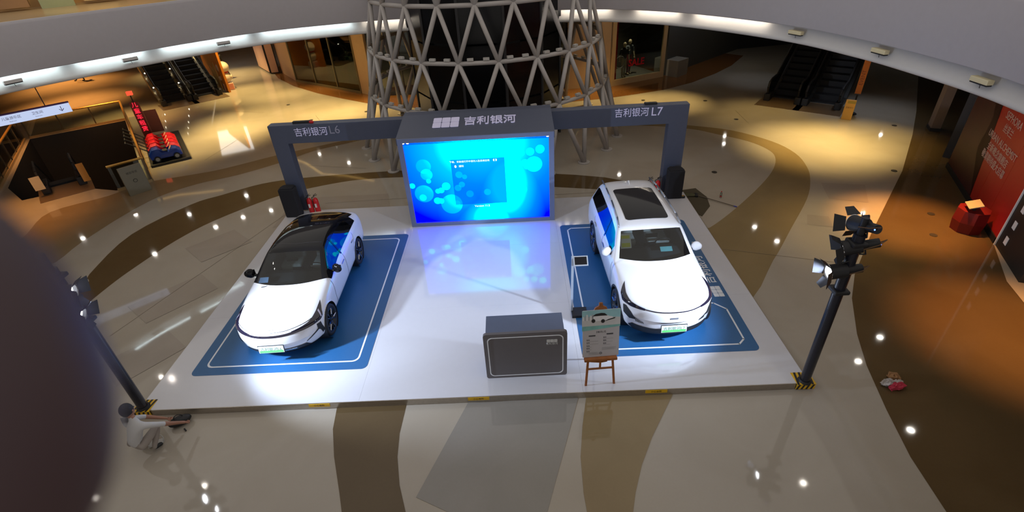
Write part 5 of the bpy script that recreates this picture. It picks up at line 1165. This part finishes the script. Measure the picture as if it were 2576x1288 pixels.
for z in (.35, .78, 1.22, 1.7): B().box((.42, -.012, z), (.16, .01, .20)).obj('notice', M_WHITE, t)
t = thing('red_sample_stand', (11.88, 11.62, 0), 'small red stand with a cream tray top before the red hoarding', 'stand', RA)
B().lathe([(0, 0), (.34, 0), (.38, .3), (.36, .62), (0, .62)], n=8).obj('body', mat('deep_red', (.16, .004, .005), .5), t); B().prism([(-.2, -.14), (.22, -.14), (.22, .16), (-.2, .16)], 0, .02, Matrix.Translation((.1, -.1, .78)) @ Matrix.Rotation(.4, 4, 'X')).obj('tray', mat('tray_cream', (.38, .34, .22), .5), t); B().box((.1, -.05, .7), (.06, .06, .16)).obj('neck', M_BLACK, t)
t = thing('pale_pillar', (16.1, 18.9, 0), 'pale slim pillar beyond the far end of the red hoarding', 'pillar', RA)
B().box((0, 0, 2.15), (.5, .3, 4.3)).obj('shaft', mat('pillar_pink', (.22, .16, .13), .6), t); B().box((0, 0, .06), (.56, .36, .12)).obj('base', M_DARKW, t)
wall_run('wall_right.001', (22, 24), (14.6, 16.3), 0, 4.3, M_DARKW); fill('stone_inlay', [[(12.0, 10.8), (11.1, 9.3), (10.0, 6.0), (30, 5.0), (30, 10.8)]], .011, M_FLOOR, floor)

# ------------------------------------------------------------------ photographer's finger at the left edge of the lens
def cpt(px, py, d):   # a point in front of the camera, d metres deep
    return Vector(((px - 1288) / 1269 * d, -(py - 644) / 1269 * d, -d))
HD = bpy.data.objects.new('hand', None); COL.objects.link(HD); HD.matrix_world = CAM
tag(HD, 'blurred dark hand with one fingertip close to the lens at the left edge', 'hand')
d0 = .030; k_ = d0 / 1269
J = {'tip': (cpt(-200, 1560, d0), 330 * k_), 'pad2': (cpt(-150, 1230, d0), 400 * k_), 'pad': (cpt(-185, 1000, d0), 430 * k_), 'mid': (cpt(-545, 715, d0 * 1.0), 550 * k_), 'mid2': (cpt(-1100, 600, d0 * 1.0), 560 * k_), 'knu': (cpt(-2100, 600, d0 * 1.0), 560 * k_),
     'palm': (Vector((-.125, .005, -.015)), .026, .016), 'wrist': (Vector((-.165, -.03, .01)), .024, .018), 'arm': (Vector((-.22, -.10, .06)), .03)}
E_ = [('palm', 'knu'), ('knu', 'mid2'), ('mid2', 'mid'), ('mid', 'pad'), ('pad', 'pad2'), ('pad2', 'tip'), ('palm', 'wrist'), ('wrist', 'arm')]
for i, (dx, dy, dz) in enumerate(((-.005, .022, -.002), (-.012, .040, .006), (-.024, .054, .016))):
    a = Vector((-.098 + dx, .0 + dy, -.020 + dz)); J['a%d' % i] = (a, .010); J['b%d' % i] = (a + Vector((.028, .006, .004)), .009); J['c%d' % i] = (a + Vector((.034, .004, .026)), .008); J['d%d' % i] = (a + Vector((.018, .0, .040)), .007)
    E_ += [('palm', 'a%d' % i), ('a%d' % i, 'b%d' % i), ('b%d' % i, 'c%d' % i), ('c%d' % i, 'd%d' % i)]
J['t0'] = (Vector((-.13, -.022, .012)), .013); J['t1'] = (Vector((-.105, -.045, .02)), .011); J['t2'] = (Vector((-.08, -.052, .024)), .009); E_ += [('palm', 't0'), ('t0', 't1'), ('t1', 't2')]
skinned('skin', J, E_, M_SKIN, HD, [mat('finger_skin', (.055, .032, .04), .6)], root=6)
nl = B().sph(cpt(-200, 990, d0 * 1.0) + Vector((.0, .0, -.006)), .0045, (1.2, 1, .35)).obj('nail', mat('nail', (.2, .12, .11), .35), HD, smooth=True)
